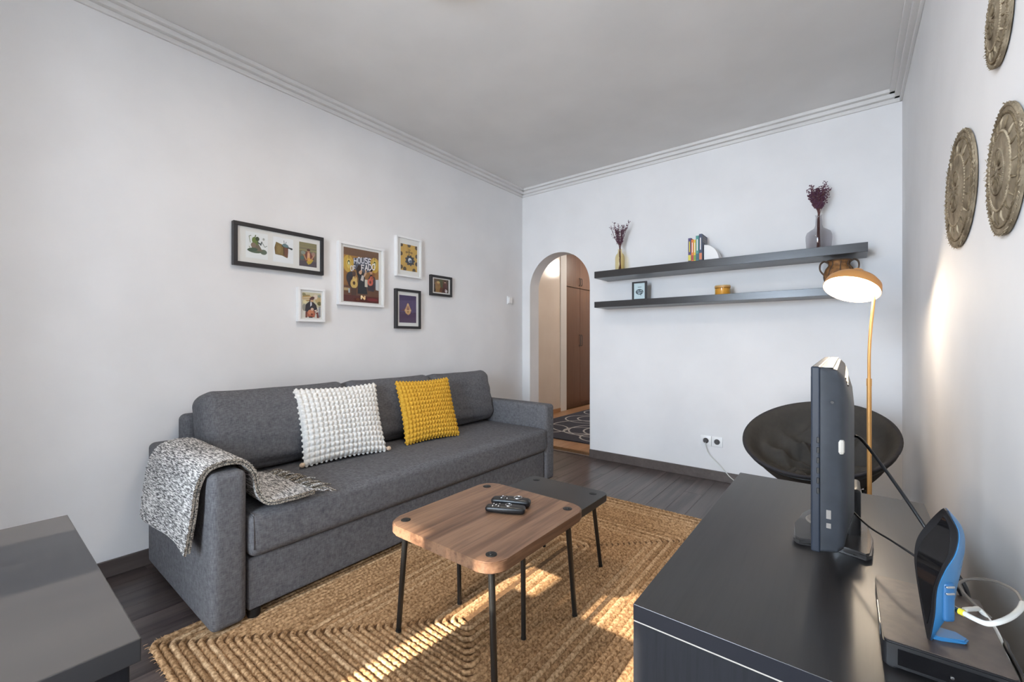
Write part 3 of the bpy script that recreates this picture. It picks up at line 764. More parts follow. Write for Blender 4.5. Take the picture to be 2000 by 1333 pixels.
cable('aerial_cable', 'white aerial cable looping out of the blue router', [(.138,.928,.690),(.147,.914,.692),(.158,.905,.694),(.172,.915,.697),(.190,.945,.697),(.206,.985,.694),(.216,1.02,.690)], .0037, 'cable_white',
      [('connector', (.118,.945,.690), (.134,.931,.690), .0042, 'silver'), ('ring', (.134,.931,.690), (.139,.927,.690), .0047, 'yellow_ring')])
cable('grey_cable', 'thin grey cable curling behind the router against the wall', [(.216,1.02,.690),(.217,1.06,.690),(.205,1.10,.683),(.188,1.125,.672),(.17,1.13,.662),(.160,1.11,.655),(.172,1.07,.648),(.188,1.05,.64)], .0024, 'cable_grey')
cable('network_cable', 'pale cable lying along the back edge of the black cabinet', [(.150,1.0,.664),(.165,1.03,.656),(.176,1.05,.648),(.1885,1.02,.633),(.190,.97,.618),(.1895,.92,.612),(.192,.87,.607),(.198,.82,.59),(.205,.80,.5)], .0036, 'cable_white')
cable('mains_cable', 'black cable twisted along the pale one at the cabinet back', [(.182,1.16,.604),(.190,1.08,.606),(.197,1.02,.622),(.1925,.98,.630),(.1965,.93,.620),(.194,.88,.614),(.206,.83,.596),(.21,.80,.5)], .0034, 'cable_black')

# ------------------------------------------------------------------ desk in the left foreground
dk = thing('desk', 'dark grey table with a slate-look top in the left foreground', 'table', (-.95, -.43, 0))
obj('tabletop', box(-1.238, -.656, -1.0, .130, .722, .75, bev=.0015), 'desk_top', dk)
obj('apron', box(-1.20, -.695, -.96, .10, .655, .722), 'black_brown_side', dk)
for x in (-1.225, -.722):
    for y in (-.985, .07): obj('leg', box(x, x+.052, y, y+.052, 0, .722, bev=.002), 'black_brown_side', dk)

# ------------------------------------------------------------------ floor lamp
lamp = thing('floor_lamp', 'slim golden floor lamp with a lit round shade beside the moon chair', 'lamp', (.077, 2.42, 0))
bm = bmesh.new(); lathe(bm, [(0,0),(.115,0),(.118,.004),(.116,.016),(.02,.020),(0,.020)], (.077,2.42,0), 36); obj('base', bm, 'brass', lamp, smooth=35)
bm = bmesh.new(); tube(bm, [(.077,2.42,.018),(.0748,2.42,.921)], .0085, 12); obj('pole', bm, 'brass', lamp, smooth=40)
bm = bmesh.new(); tube(bm, [(.0748,2.42,.905),(.0748,2.42,.937)], .0095, 12); obj('joint', bm, 'brass', lamp, smooth=40)
SC = Vector((.0137, 2.42, 1.327)); sn = Vector((-.24, -.44, -.86)).normalized()
q = Vector((0,0,1)).rotation_difference(-sn).to_matrix()
top = SC - sn*.100
bm = bmesh.new(); tube(bm, spline([(.0748,2.42,.93),(.0752,2.42,1.05),(.081,2.422,1.163),(.089,2.43,1.258),(.0925,2.457,1.331),(.084,2.492,1.385),(top.x+.012,2.497,1.41),tuple(top)],8), .0062, 10); obj('gooseneck', bm, 'brass', lamp, smooth='all')
bm = bmesh.new(); lathe(bm, [(.1035,0),(.1055,0),(.1055,.009),(.100,.034),(.082,.054),(.052,.066),(.025,.070),(.0235,.074),(.022,.100),(.019,.103),(0,.103)], SC, 40, q); s_ = obj('shade', bm, 'lamp_paint', lamp, smooth=35)
bm = bmesh.new(); lathe(bm, [(.1035,0),(.098,.033),(.080,.052),(.03,.064),(0,.065)], SC, 40, q); obj('shade_lining', bm, 'white_trim', s_, smooth='all')
bm = bmesh.new(); lathe(bm, [(0,.008),(.1015,.008),(.1015,.010),(0,.010)], SC, 40, q); obj('diffuser', bm, 'lamp_glow', lamp, label='bright white glowing disc', smooth=30)
ld = bpy.data.lights.new('floor_lamp_light', 'POINT'); lo = link(bpy.data.objects.new('floor_lamp_light', ld)); ld.energy = 3.6; ld.color = (1,.80,.58); ld.shadow_soft_size = .04
lo.location = SC + sn*.014

# ------------------------------------------------------------------ moon chair
mc = thing('moon_chair', 'round black padded folding moon chair in the corner', 'chair', (-.113, 2.72, 0))
CC = Vector((-.128, 2.70, .605)); cn = Vector((-.105, -.42, .90)).normalized()
qm = Vector((0,0,1)).rotation_difference(cn).to_matrix()
RR = .326
def dish(rf, a, side):
    d = -.235*(1-rf**2.1)**1.0
    w = .055*(1-abs(sin(4.5*a+1.2*sin(3*rf+a))))*sin(pi*min(1,rf*1.15)) + .022*sin(5*a+9*rf)*sin(pi*rf)**2 + .02*(1-abs(sin(13*rf+2*a)))*sin(pi*rf)
    tuft = -.03*math.exp(-((rf-.0)/.10)**2) - .022*math.exp(-((rf-.52)/.07)**2)*max(0,cos(3*a+.6))**6
    lip = .028*math.exp(-((rf-.93)/.09)**2)
    return d + (w+tuft+lip if side > 0 else -.055*(1-rf**6))
bm = bmesh.new(); NR, NA = 34, 96
for side in (1, -1):
    rows = []
    for i in range(NR+1):
        rf = i/NR
        if i == 0: rows.append([bm.verts.new(CC + qm @ Vector((0,0,dish(0,0,side))))]); continue
        rows.append([bm.verts.new(CC + qm @ Vector((RR*rf*cos(2*pi*k/NA)*(1+.008*sin(6*2*pi*k/NA)), RR*rf*sin(2*pi*k/NA), dish(rf, 2*pi*k/NA, side)))) for k in range(NA)])
    for i in range(NR):
        for k in range(NA):
            a = rows[i]; b = rows[i+1]
            f = [a[k%len(a)], b[k], b[(k+1)%NA], a[(k+1)%NA%len(a)]]; f = list(dict.fromkeys(f))
            bm.faces.new(f if side > 0 else list(reversed(f)))
bmesh.ops.remove_doubles(bm, verts=bm.verts, dist=1e-4); bmesh.ops.recalc_face_normals(bm, faces=bm.faces)
pad = obj('seat_pad', bm, 'chair_fabric', mc, smooth='all')
bm = bmesh.new(); tube(bm, [CC + qm @ Vector((RR*1.004*cos(2*pi*k/72), RR*1.004*sin(2*pi*k/72), .006)) for k in range(73)], .009, 8, caps=False); obj('rim_piping', bm, 'chair_piping', pad, smooth='all')
for k in range(3):
    a = (2*pi*k + -.6)/3; p = CC + qm @ Vector((RR*.52*cos(a), RR*.52*sin(a), dish(.52,a,1)+.004)); bm = bmesh.new(); ball(bm, p, .009, 2); obj('tuft_button', bm, 'chair_piping', pad, smooth='all')
bm = bmesh.new(); tube(bm, [CC + qm @ Vector((RR*.97*cos(2*pi*k/60), RR*.97*sin(2*pi*k/60), -.02)) for k in range(61)], .009, 8, caps=False); obj('hoop_frame', bm, 'dark_metal', mc, smooth='all')
for k, a in enumerate((35, 145, 215, 325)):
    t_ = CC + qm @ Vector((RR*.62*cos(radians(a)), RR*.62*sin(radians(a)), -.215)); b_ = Vector((-.10 + .20*cos(radians(a)), 2.72 + .20*sin(radians(a)), .010))
    mid = (t_+b_)/2 + Vector((cos(radians(a))*.03, sin(radians(a))*.03, -.02))
    bm = bmesh.new(); tube(bm, spline([t_, mid, b_], 8), .009, 8); lg = obj('leg', bm, 'dark_metal', mc, smooth='all')
    bm = bmesh.new(); tube(bm, [b_+Vector((0,0,.012)), b_+Vector((0,0,-.009))], .012, 10); obj('foot_cap', bm, 'rubber', lg)
bm = bmesh.new(); tube(bm, [(-.10+.20*cos(radians(35)),2.72+.20*sin(radians(35)),.06),(-.10+.20*cos(radians(145)),2.72+.20*sin(radians(145)),.06)], .007, 8); obj('cross_bar', bm, 'dark_metal', mc, smooth='all')
bm = bmesh.new(); tube(bm, [(-.10+.20*cos(radians(215)),2.72+.20*sin(radians(215)),.06),(-.10+.20*cos(radians(325)),2.72+.20*sin(radians(325)),.06)], .007, 8); obj('cross_bar', bm, 'dark_metal', mc, smooth='all')

# ------------------------------------------------------------------ floating shelves
SYF = 3.388
for z0, z1, lab in ((1.646,1.704,'upper black-brown floating shelf holding vases and books'), (1.390,1.441,'lower black-brown floating shelf holding a small frame and a candle')):
    bm = box(-1.737, .100, SYF, YB, z0, z1, bev=.0015); obj('floating_shelf', bm, 'shelf_wood', None, lab, 'shelf', 'pair of floating shelves', loc=(-.82, SYF+.13, z0))
Z1, Z2 = 1.704, 1.441

def sprig_bunch(label, base, mouth, tipz, n, spread, seed, dense, lean=0.):
    rn = random.Random(seed)
    r = thing('dried_flowers', label, 'dried flowers', base, 'bunches of dried purple flowers')
    for i in range(n):
        a = 2*pi*i/n + rn.uniform(-.4,.4); s = spread*sqrt(rn.uniform(.05,1)); h = tipz*rn.uniform(.62,1.0) if i else tipz
        m = Vector(mouth); tip = m + Vector((s*cos(a)+lean, s*sin(a)*.55, h))
        b0 = Vector(base) + Vector((rn.uniform(-.012,.012), rn.uniform(-.012,.012), .004))
        mm = m + Vector((rn.uniform(-.005,.005), rn.uniform(-.005,.005), 0))
        pts = spline([b0, mm, m.lerp(tip,.5)+Vector((rn.uniform(-.006,.006),0,0)), tip], 6)
        bm = bmesh.new(); tube(bm, pts, [.0013]*len(pts), 4)
        nb = len(bm.faces)
        up = pts[9:]
        for k in range(dense):
            p = rn.choice(up) + Vector((0,0,rn.uniform(-.006,.006))); d = Vector((rn.uniform(-1,1), rn.uniform(-1,1), rn.uniform(.2,1.4))).normalized()*rn.uniform(.006,.022)
            tube(bm, [p, p+d], [.0007,.0005], 3, caps=False); ball(bm, p+d, rn.uniform(.0026,.0048), 1)
        for f in bm.faces:
            if len(f.verts) == 3: f.material_index = 1
        obj('sprig', bm, ['purple_stem','purple_bud'], r)
    return r
# amber bottle vase
v1 = thing('glass_vase', 'small amber glass bottle vase at the left end of the upper shelf', 'vase', (-1.558, 3.52, Z1))
def vessel(root, c, prof, m, wall=.0025, n=32):
    bm = bmesh.new(); lathe(bm, [(0, prof[0][1])] + prof + [(prof[-1][0]-wall, prof[-1][1])], c, n); bmesh.ops.recalc_face_normals(bm, faces=bm.faces)
    return obj('body', bm, m, root, smooth=60)
vessel(v1, (-1.558,3.52,Z1), [(.036,0),(.040,.004),(.0405,.10),(.040,.125),(.034,.145),(.020,.160),(.0165,.175),(.0165,.190),(.019,.194)], 'amber_glass')
sprig_bunch('sparse dried purple sprigs in the amber bottle vase', (-1.558,3.52,Z1+.006), (-1.558,3.52,Z1+.19), .225, 15, .095, 5, 34)
v2 = thing('glass_vase', 'wide-shouldered grey glass vase at the right end of the upper shelf', 'vase', (-.150, 3.52, Z1))
vessel(v2, (-.150,3.52,Z1), [(.062,0),(.068,.006),(.073,.075),(.073,.10),(.066,.122),(.045,.138),(.026,.15),(.019,.170),(.0165,.215),(.0165,.23),(.020,.236)], 'grey_glass', n=40)
sprig_bunch('dense dried purple bunch in the grey glass vase', (-.150,3.52,Z1+.006), (-.150,3.52,Z1+.235), .205, 22, .062, 9, 52)
# books and bookend
bk = [(-.963,.022,.155,.185,'purple book spine with a yellow band, leftmost in the row',lin(70,58,104),lin(214,200,80)), (-.940,.017,.150,.172,'orange book second from the left in the row',lin(214,120,50),lin(170,60,50)),
      (-.922,.014,.150,.168,'yellow book in the middle of the row',lin(226,190,60),lin(110,150,60)), (-.907,.022,.155,.196,'teal book second from the right in the row',lin(66,138,132),lin(40,90,110)), (-.884,.022,.155,.206,'dark blue book at the right end of the row',lin(54,66,92),lin(200,120,80))]
for x0, w, d, h, lab, c1, c2 in bk:
    nm = 'cover_' + lab.split()[0] + lab.split()[1]
    mat(nm, c1, .45); mat(nm+'_band', c2, .45)
    b_ = thing('book', lab, 'book', (x0+w/2, 3.50, Z1), 'books on the upper shelf')
    y0, y1 = 3.432, 3.432+d
    bm = bmesh.new(); bx(bm, x0, x0+.002, y0, y1, Z1, Z1+h); bx(bm, x0+w-.0025, x0+w-.0005, y0, y1, Z1, Z1+h); bx(bm, x0, x0+w-.0005, y0-.0015, y0+.001, Z1, Z1+h); cv = obj('cover', bm, nm, b_)
    obj('pages', box(x0+.002, x0+w-.0025, y0+.001, y1-.003, Z1+.002, Z1+h-.003), 'mat_board', b_)
    obj('spine_band', box(x0+.001, x0+w-.0015, y0-.0022, y0-.0012, Z1+.012, Z1+h*.30), nm+'_band', cv)
    obj('spine_title', box(x0+w*.32, x0+w*.62, y0-.0022, y0-.0012, Z1+h*.42, Z1+h*.86), 'mat_board' if x0 > -.95 else 'yellow_ring', cv)
    if x0 == -.884:
        for zz in (.150,.166,.186): obj('cover_print', box(x0+w-.0004, x0+w+.0004, 3.45+(zz-.15), 3.55, Z1+zz, Z1+zz+.007), 'cable_grey', cv)
bm = bmesh.new(); pl = [(0,0),(.105,0)] + [(.105*cos(a)**1.0*1.0, .128*sin(a)) for a in [radians(x) for x in (8,18,28,38,48,58,68,78,90)]]
prism(bm, pl, 0, .11, Matrix(((1,0,0,-.859),(0,0,1,3.47),(0,1,0,Z1),(0,0,0,1)))); bmesh.ops.recalc_face_normals(bm, faces=bm.faces)
bmesh.ops.bevel(bm, geom=list(bm.edges), offset=.002, segments=1, affect='EDGES')
obj('bookend', bm, 'bookend_white', None, 'white quarter-round bookend holding up the row of books', 'bookend', loc=(-.82,3.52,Z1), smooth=30)
# small frame, candle and wicker vase on the lower shelf
sfm = thing('photo_frame', 'small dark standing frame with a speech bubble print on the lower shelf', 'picture frame', (-1.375, 3.50, Z2))
for a in ((-1.437,-1.423,Z2,Z2+.158),(-1.327,-1.313,Z2,Z2+.158)): obj('frame_bar', box(a[0], a[1], 3.49, 3.512, a[2], a[3]), 'frame_black', sfm)
for a in ((-1.423,-1.327,Z2,Z2+.013),(-1.423,-1.327,Z2+.145,Z2+.158)): obj('frame_bar', box(a[0], a[1], 3.49, 3.512, a[2], a[3]), 'frame_black', sfm)
mat('pale_blue_print', lin(206,222,226), .6); mat('bubble_ink', lin(64,78,86), .6)
pr = obj('print', box(-1.423, -1.327, 3.500, 3.503, Z2+.013, Z2+.145), 'pale_blue_print', sfm)
bub = [(.034*cos(2*pi*k/28)*(1-.06*(k % 2)), .024*sin(2*pi*k/28)*(1-.06*(k % 2))) for k in range(28)]
bm = bmesh.new(); prism(bm, bub, 0, .0008, Matrix(((1,0,0,-1.375),(0,0,-1,3.5),(0,1,0,Z2+.072),(0,0,0,1)))); prism(bm, [(.004,-.018),(.016,-.018),(.012,-.034)], 0, .0008, Matrix(((1,0,0,-1.375),(0,0,-1,3.5),(0,1,0,Z2+.072),(0,0,0,1))))
bx(bm, -1.390, -1.358, 3.4992, 3.5, Z2+.110, Z2+.114); obj('speech_bubble', bm, 'bubble_ink', pr)
bm = bmesh.new()
for x0, z0, w in ((-1.395,.078,.020),(-1.370,.080,.018),(-1.392,.066,.030),(-1.356,.066,.010),(-1.388,.056,.022)): bx(bm, x0, x0+w, 3.4986, 3.4992, Z2+z0, Z2+z0+.0045)
obj('bubble_marks', bm, 'pale_blue_print', pr)
obj('glass_pane', box(-1.424, -1.326, 3.4955, 3.4965, Z2+.012, Z2+.146), 'pane_glass', sfm)
obj('easel_back', xf(box(-.02,.02,-.002,.002,0,.13), T(-1.375,3.555,Z2) @ R(17,'X')), 'frame_black', sfm)
cd = thing('candle_jar', 'round amber candle jar in the middle of the lower shelf', 'candle', (-.735, 3.50, Z2))
vessel(cd, (-.735,3.50,Z2), [(.050,0),(.053,.003),(.053,.070),(.051,.076)], 'amber_glass', .003)
bm = bmesh.new(); lathe(bm, [(0,.004),(.0495,.004),(.0495,.05),(0,.051)], (-.735,3.50,Z2), 28); obj('wax', bm, 'candle_wax', cd, smooth=30)
bm = bmesh.new(); lathe(bm, [(.0535,.056),(.0545,.056),(.0545,.070),(.0535,.070)], (-.735,3.50,Z2), 28); obj('label_band', bm, 'candle_lid', cd, smooth=30)
bm = bmesh.new(); tube(bm, [(-.735,3.5,Z2+.05),(-.734,3.5,Z2+.062)], .0012, 5); obj('wick', bm, 'rubber', cd)
wv = thing('wicker_vase', 'brown wicker urn with two looped handles at the right of the lower shelf', 'vase', (-.042, 3.50, Z2))
cw = Vector((-.042,3.50,Z2)); prof = [(.050,0),(.066,.03),(.076,.065),(.076,.10),(.064,.132),(.052,.150),(.054,.168),(.062,.178)]
NZ = 12; pz = spline([(r,0,z) for r, z in prof], 3)
bm = bmesh.new()
rings = []
for i, p in enumerate(pz):
    rings.append([bm.verts.new(cw + Vector(((p.x+.0022*(1 if (k+i) % 2 else -1))*cos(2*pi*k/44), (p.x+.0022*(1 if (k+i) % 2 else -1))*sin(2*pi*k/44), p.z))) for k in range(44)])
for a, b in zip(rings, rings[1:]):
    for k in range(44): bm.faces.new((a[k], a[(k+1)%44], b[(k+1)%44], b[k]))
bm.faces.new(list(reversed(rings[0])))
obj('woven_body', bm, 'wicker', wv, smooth=60)
bm = bmesh.new(); tube(bm, [cw + Vector((.063*cos(2*pi*k/40), .063*sin(2*pi*k/40), .180)) for k in range(41)], .005, 6, caps=False); obj('rim', bm, 'wicker_dark', wv, smooth='all')
for i in range(8):
    a = 2*pi*i/8; bm = bmesh.new(); tube(bm, spline([cw + Vector(((p.x+.003)*cos(a+j*.05), (p.x+.003)*sin(a+j*.05), p.z)) for j, p in enumerate(pz[3::4])],4), .0035, 6); obj('stake', bm, 'wicker_dark', wv, smooth='all')
for s in (-1, 1):
    for o_ in (-.009, .009):
        bm = bmesh.new(); tube(bm, spline([cw + Vector(p) for p in ((s*.055,o_,.168),(s*.078,o_,.182),(s*.098,o_,.165),(s*.100,o_,.13),(s*.084,o_,.100),(s*.072,o_,.094))],6), .0048, 7); obj('handle', bm, 'wicker_dark', wv, smooth='all')

# ------------------------------------------------------------------ woven discs on the right wall
def woven_disc(label, yc, zc, ry, rz, seed, coils):
    rn = random.Random(seed); r = thing('woven_disc', label, 'wall decoration', (XR, yc, zc), 'woven raffia discs on the right wall')
    def P_(f, a, d): return Vector((XR-.003-d, yc+ry*f*cos(a), zc+rz*f*sin(a)))
    bm = bmesh.new(); NA = 120; rows = []
    for i in range(26):
        f = i/25; 
        if i == 0: rows.append([bm.verts.new(P_(0,0,.015))]); continue
        rows.append([bm.verts.new(P_(f*(1 if i < 25 else 1+rn.uniform(-.018,.018)), 2*pi*k/NA, .004+.011*(1-f*f)+.0012*sin(pi*coils*f)*(1 if k % 2 else .4)+rn.uniform(-.0006,.0006))) for k in range(NA)])
    for a, b in zip(rows, rows[1:]):
        for k in range(NA):
            q = list(dict.fromkeys([a[k%len(a)], b[k], b[(k+1)%NA], a[(k+1)%NA%len(a)]])); bm.faces.new(q)
    back = [bm.verts.new(P_(1, 2*pi*k/NA, 0)) for k in range(NA)]
    for k in range(NA): bm.faces.new((rows[-1][k], back[k], back[(k+1)%NA], rows[-1][(k+1)%NA]))
    bmesh.ops.recalc_face_normals(bm, faces=bm.faces); obj('woven_plate', bm, 'raffia', r, smooth=70)
    def coil(f, rad, m, nm):
        bm = bmesh.new(); tube(bm, [P_(f+.012*(1 if k % 2 else -1), 2*pi*k/140, .0035+.011*(1-f*f)+.0012*(1 if k % 2 else -1)) for k in range(141)], rad, 6, caps=False); obj(nm, bm, m, r, smooth='all')
    coil(.965, .0038, 'raffia', 'edge_coil'); coil(.86, .0026, 'raffia_dark', 'ring_coil'); coil(.60, .0022, 'raffia_pale', 'ring_coil'); coil(.34, .0022, 'raffia', 'ring_coil')
    for k in range(18):
        a = 2*pi*k/18+rn.uniform(-.05,.05); bm = bmesh.new(); tube(bm, [P_(.64,a,.011), P_(.73,a+.02,.0105), P_(.82,a,.008)], [.0012,.0030,.0012], 5); obj('leaf_strand', bm, 'raffia_pale' if k % 2 else 'raffia_dark', r, smooth='all')
    for k in range(12):
        a = 2*pi*k/12; bm = bmesh.new(); tube(bm, [P_(.12,a,.0155), P_(.30,a,.0148)], .0014, 5); obj('spoke', bm, 'raffia_dark', r, smooth='all')
    bm = bmesh.new()
    for k in range(80):
        a = rn.uniform(0,2*pi); d = rn.uniform(.005,.018); tube(bm, [P_(.96,a,.005), P_(1.0,a+rn.uniform(-.03,.03),.007), P_(1+d,a+rn.uniform(-.05,.05),.004+rn.uniform(0,.008))], [.0012,.001,.0005], 3)
    obj('frayed_edge', bm, 'raffia_pale', r, kind='stuff')
woven_disc('oval woven raffia disc nearest the corner, left of the big one', 1.86, 1.556, .215, .170, 1, 11)
woven_disc('round woven raffia disc at the right edge, with a ribbed rim', 1.385, 1.468, .136, .138, 2, 9)
woven_disc('small woven raffia disc highest on the right wall', 1.43, 1.822, .099, .100, 3, 8)

# ------------------------------------------------------------------ pictures on the left wall
def art_mesh(name, parent, y0, y1, z0, z1, x, shapes):
    """flat print: coloured shapes in print coordinates (u right, v up), layered by a hair"""
    bm = bmesh.new(); lay = bm.loops.layers.color.new('Ink')
    def add(pts, col, k, grad=None):
        vs = [bm.verts.new((x + .00012*k, y0+(y1-y0)*min(1,max(0,u)), z0+(z1-z0)*min(1,max(0,v)))) for u, v in pts]
        try: f = bm.faces.new(vs)
        except ValueError: return
        for l in f.loops:
            c = col
            if grad:
                v_ = (l.vert.co.z-z0)/(z1-z0); c = tuple(col[i]*v_ + grad[i]*(1-v_) for i in range(3))
            s = lambda q: (q/255)
            l[lay] = (s(c[0]), s(c[1]), s(c[2]), 1)
        f.normal_update()
        if f.normal.x < 0: f.normal_flip()
    for k, sh_ in enumerate(shapes):
        kind = sh_[0]
        if kind == 'r': _, a, b, c, d, col = sh_[:6]; add([(a,b),(c,b),(c,d),(a,d)], col, k, sh_[6] if len(sh_) > 6 else None)
        elif kind == 'e':
            _, cu, cv, ru, rv, col = sh_[:6]; rot = radians(sh_[6]) if len(sh_) > 6 else 0
            asp = (y1-y0)/(z1-z0); pts = []
            for i in range(20):
                a = 2*pi*i/20; p, q_ = ru*cos(a), rv*sin(a)/asp*1.0
                pts.append((cu+p*cos(rot)-q_*sin(rot)*1.0, cv+(p*sin(rot)+q_*cos(rot))*asp))
            add(pts, col, k)
        elif kind == 'p': add(sh_[1], sh_[2], k, sh_[3] if len(sh_) > 3 else None)
        elif kind == 'l':
            (a, b), (c, d), w, col = sh_[1], sh_[2], sh_[3], sh_[4]
            L = math.hypot(c-a, d-b); nx, ny = -(d-b)/L*w, (c-a)/L*w; add([(a+nx,b+ny),(c+nx,d+ny),(c-nx,d-ny),(a-nx,b-ny)], col, k)
    return obj(name, bm, 'print_ink', parent)
def picture(label, y0, y1, z0, z1, fw, depth, fm, prints, matted=True):
    r = thing('picture_frame', label, 'picture frame', (XL, (y0+y1)/2, (z0+z1)/2), 'framed pictures above the sofa')
    x0, x1 = XL+.001, XL+depth
    for a in ((y0,y1,z0,z0+fw),(y0,y1,z1-fw,z1),(y0,y0+fw,z0+fw,z1-fw),(y1-fw,y1,z0+fw,z1-fw)):
        obj('frame_bar', box(x0, x1, a[0], a[1], a[2], a[3], bev=.0012, seg=1), fm, r)
    obj('mat_board', box(x0, x1-.0108, y0+fw*.9, y1-fw*.9, z0+fw*.9, z1-fw*.9), 'mat_board', r)
    for a, shapes in prints: art_mesh('print', r, a[0], a[1], a[2], a[3], x1-.0104, shapes)
    obj('glass_pane', box(x1-.0040, x1-.0028, y0+fw*.9, y1-fw*.9, z0+fw*.9, z1-fw*.9), 'pane_glass', r)
    return r
W = (240,238,236)
pA = [('r',0,0,1,1,(238,238,238)), ('e',.42,.30,.34,.10,(92,104,84)), ('e',.80,.28,.16,.10,(98,108,92)), ('p',[(.28,.28),(.24,.56),(.40,.66),(.58,.56),(.76,.30)],(122,108,92)), ('e',.30,.32,.24,.07,(74,92,74),10), ('e',.42,.66,.14,.16,(112,128,66),20), ('e',.52,.76,.09,.08,(70,80,56)),
      ('l',(.20,.58),(.14,.82),.012,(104,116,76)), ('l',(.14,.82),(.24,.86),.012,(104,116,76)), ('l',(.52,.62),(.70,.56),.025,(64,72,76)), ('l',(.66,.52),(.72,.68),.022,(64,72,76)), ('l',(.72,.66),(.86,.48),.012,(120,128,120)), ('l',(.86,.48),(.96,.54),.012,(120,128,120)), ('e',.80,.78,.05,.05,(176,176,170)), ('l',(.14,.44),(.20,.36),.014,(150,152,120)), ('e',.34,.50,.12,.10,(140,120,102),-20), ('l',(.4,.80),(.44,.90),.02,(88,104,60))]
pB = [('r',0,0,1,1,(238,238,240)), ('p',[(.10,.30),(.06,.56),(.14,.80),(.46,.72),(.56,.66),(.74,.64),(.74,.42),(.70,.20),(.44,.28)],(120,92,58)), ('p',[(.14,.80),(.46,.72),(.50,.30),(.12,.32)],(136,112,66)), ('p',[(.54,.64),(.74,.62),(.72,.24),(.52,.30)],(116,76,60)), ('l',(.52,.30),(.52,.68),.03,(90,70,44)), ('l',(.42,.68),(.94,.60),.03,(52,62,64)), ('e',.60,.70,.16,.07,(112,136,142),-10), ('l',(.54,.74),(.52,.90),.012,(74,84,86)), ('l',(.60,.76),(.64,.86),.012,(74,84,86)), ('e',.90,.60,.06,.04,(44,54,58)), ('e',.28,.52,.1,.16,(150,124,74))]
pC = [('r',0,0,1,1,(142,134,96),(92,76,88)), ('r',0,.66,1,.70,(156,150,104)), ('r',0,.80,1,.83,(150,138,98)), ('r',0,0,1,.22,(88,78,86)), ('e',.22,.56,.12,.08,(142,150,140)), ('e',.80,.54,.10,.10,(168,132,118)), ('p',[(.28,.30),(.36,.58),(.52,.70),(.66,.58),(.84,.34),(.6,.18),(.4,.2)],(120,64,56)), ('p',[(.44,.30),(.46,.56),(.54,.66),(.60,.54),(.60,.32)],(222,170,130)), ('e',.52,.64,.07,.07,(196,138,104)), ('e',.52,.70,.10,.05,(92,54,46)), ('p',[(.40,.20),(.62,.34),(.80,.30),(.66,.14),(.50,.08)],(190,160,60)), ('e',.16,.34,.10,.08,(84,108,100)), ('l',(.24,.5),(.40,.26),.03,(184,140,100)), ('l',(.84,.5),(.68,.3),.03,(190,140,110)), ('e',.54,.30,.10,.08,(216,160,84))]
fy0, fy1, fz0, fz1 = .925, 1.447, 1.527, 1.773
picture('long black frame with three small illustrations', fy0, fy1, fz0, fz1, .022, .032, 'frame_black',
        [((.990,1.108,1.578,1.728), pA), ((1.138,1.256,1.575,1.725), pB), ((1.292,1.404,1.572,1.722), pC)])
gold = (196,150,78)
pP = [('r',0,0,1,1,(150,112,74),(84,50,44)), ('r',0,.30,1,.88,(178,128,60),(128,86,58)), ('r',0,.86,1,1,(120,88,66)), ('e',.13,.70,.15,.16,(206,166,72)), ('e',.88,.74,.13,.15,(208,168,72)), ('e',.14,.71,.06,.10,(226,196,104)), ('e',.88,.76,.06,.09,(226,196,104)),
      ('e',.14,.72,.035,.045,(66,72,40)), ('e',.14,.71,.02,.03,(250,244,200)), ('e',.88,.77,.035,.045,(66,72,40)), ('e',.88,.76,.02,.03,(250,244,200)), ('l',(.14,.78),(.14,.86),.006,(60,50,40)), ('l',(.88,.83),(.88,.90),.006,(60,50,40)),
      ('p',[(.26,.82),(.72,.88),(.80,.62),(.5,.54),(.28,.62)],(96,98,112)), ('r',0,.0,1,.14,(96,48,44)), ('r',0,.12,1,.26,(110,76,58)), ('r',0,.24,.16,.25,(50,36,34)),
      ('e',.20,.44,.13,.12,(60,58,66)), ('e',.24,.36,.13,.10,(64,50,52)), ('e',.28,.34,.10,.09,(214,178,104)), ('e',.30,.42,.065,.07,(220,184,112)), ('e',.28,.35,.035,.035,(90,62,40)), ('l',(.30,.44),(.34,.54),.02,(176,136,88)), ('e',.28,.52,.05,.05,(96,70,58)), ('r',.20,.12,.34,.26,(86,62,52)),
      ('p',[(.38,.16),(.40,.44),(.36,.56),(.46,.64),(.56,.56),(.60,.42),(.66,.16)],(44,44,50)), ('e',.455,.585,.05,.06,(214,170,138)), ('p',[(.36,.50),(.34,.62),(.40,.70),(.50,.70),(.48,.62),(.42,.58)],(56,42,40)), ('p',[(.46,.42),(.50,.52),(.56,.50),(.54,.40)],(206,196,190)), ('l',(.56,.50),(.62,.58),.022,(210,170,140)), ('l',(.62,.58),(.60,.62),.02,(210,170,140)), ('r',.58,.30,.66,.44,(206,196,180)),
      ('p',[(.66,.24),(.66,.44),(.76,.56),(.88,.50),(.92,.36),(.84,.22)],(70,58,64)), ('e',.74,.40,.085,.07,(206,104,84)), ('e',.78,.47,.055,.05,(198,96,78)), ('e',.74,.40,.03,.03,(110,50,44)), ('l',(.78,.46),(.86,.58),.016,(150,96,70)), ('e',.76,.60,.045,.05,(196,150,120)), ('e',.76,.64,.05,.035,(60,46,44)), ('p',[(.90,.26),(.90,.46),(1,.47),(1,.25)],(206,206,208)), ('r',.0,.20,.15,.25,(192,164,120)), ('r',.12,.16,.16,.24,(180,190,196)), ('e',.80,.06,.16,.03,(130,52,56)), ('e',.38,.05,.05,.025,(120,70,48))]
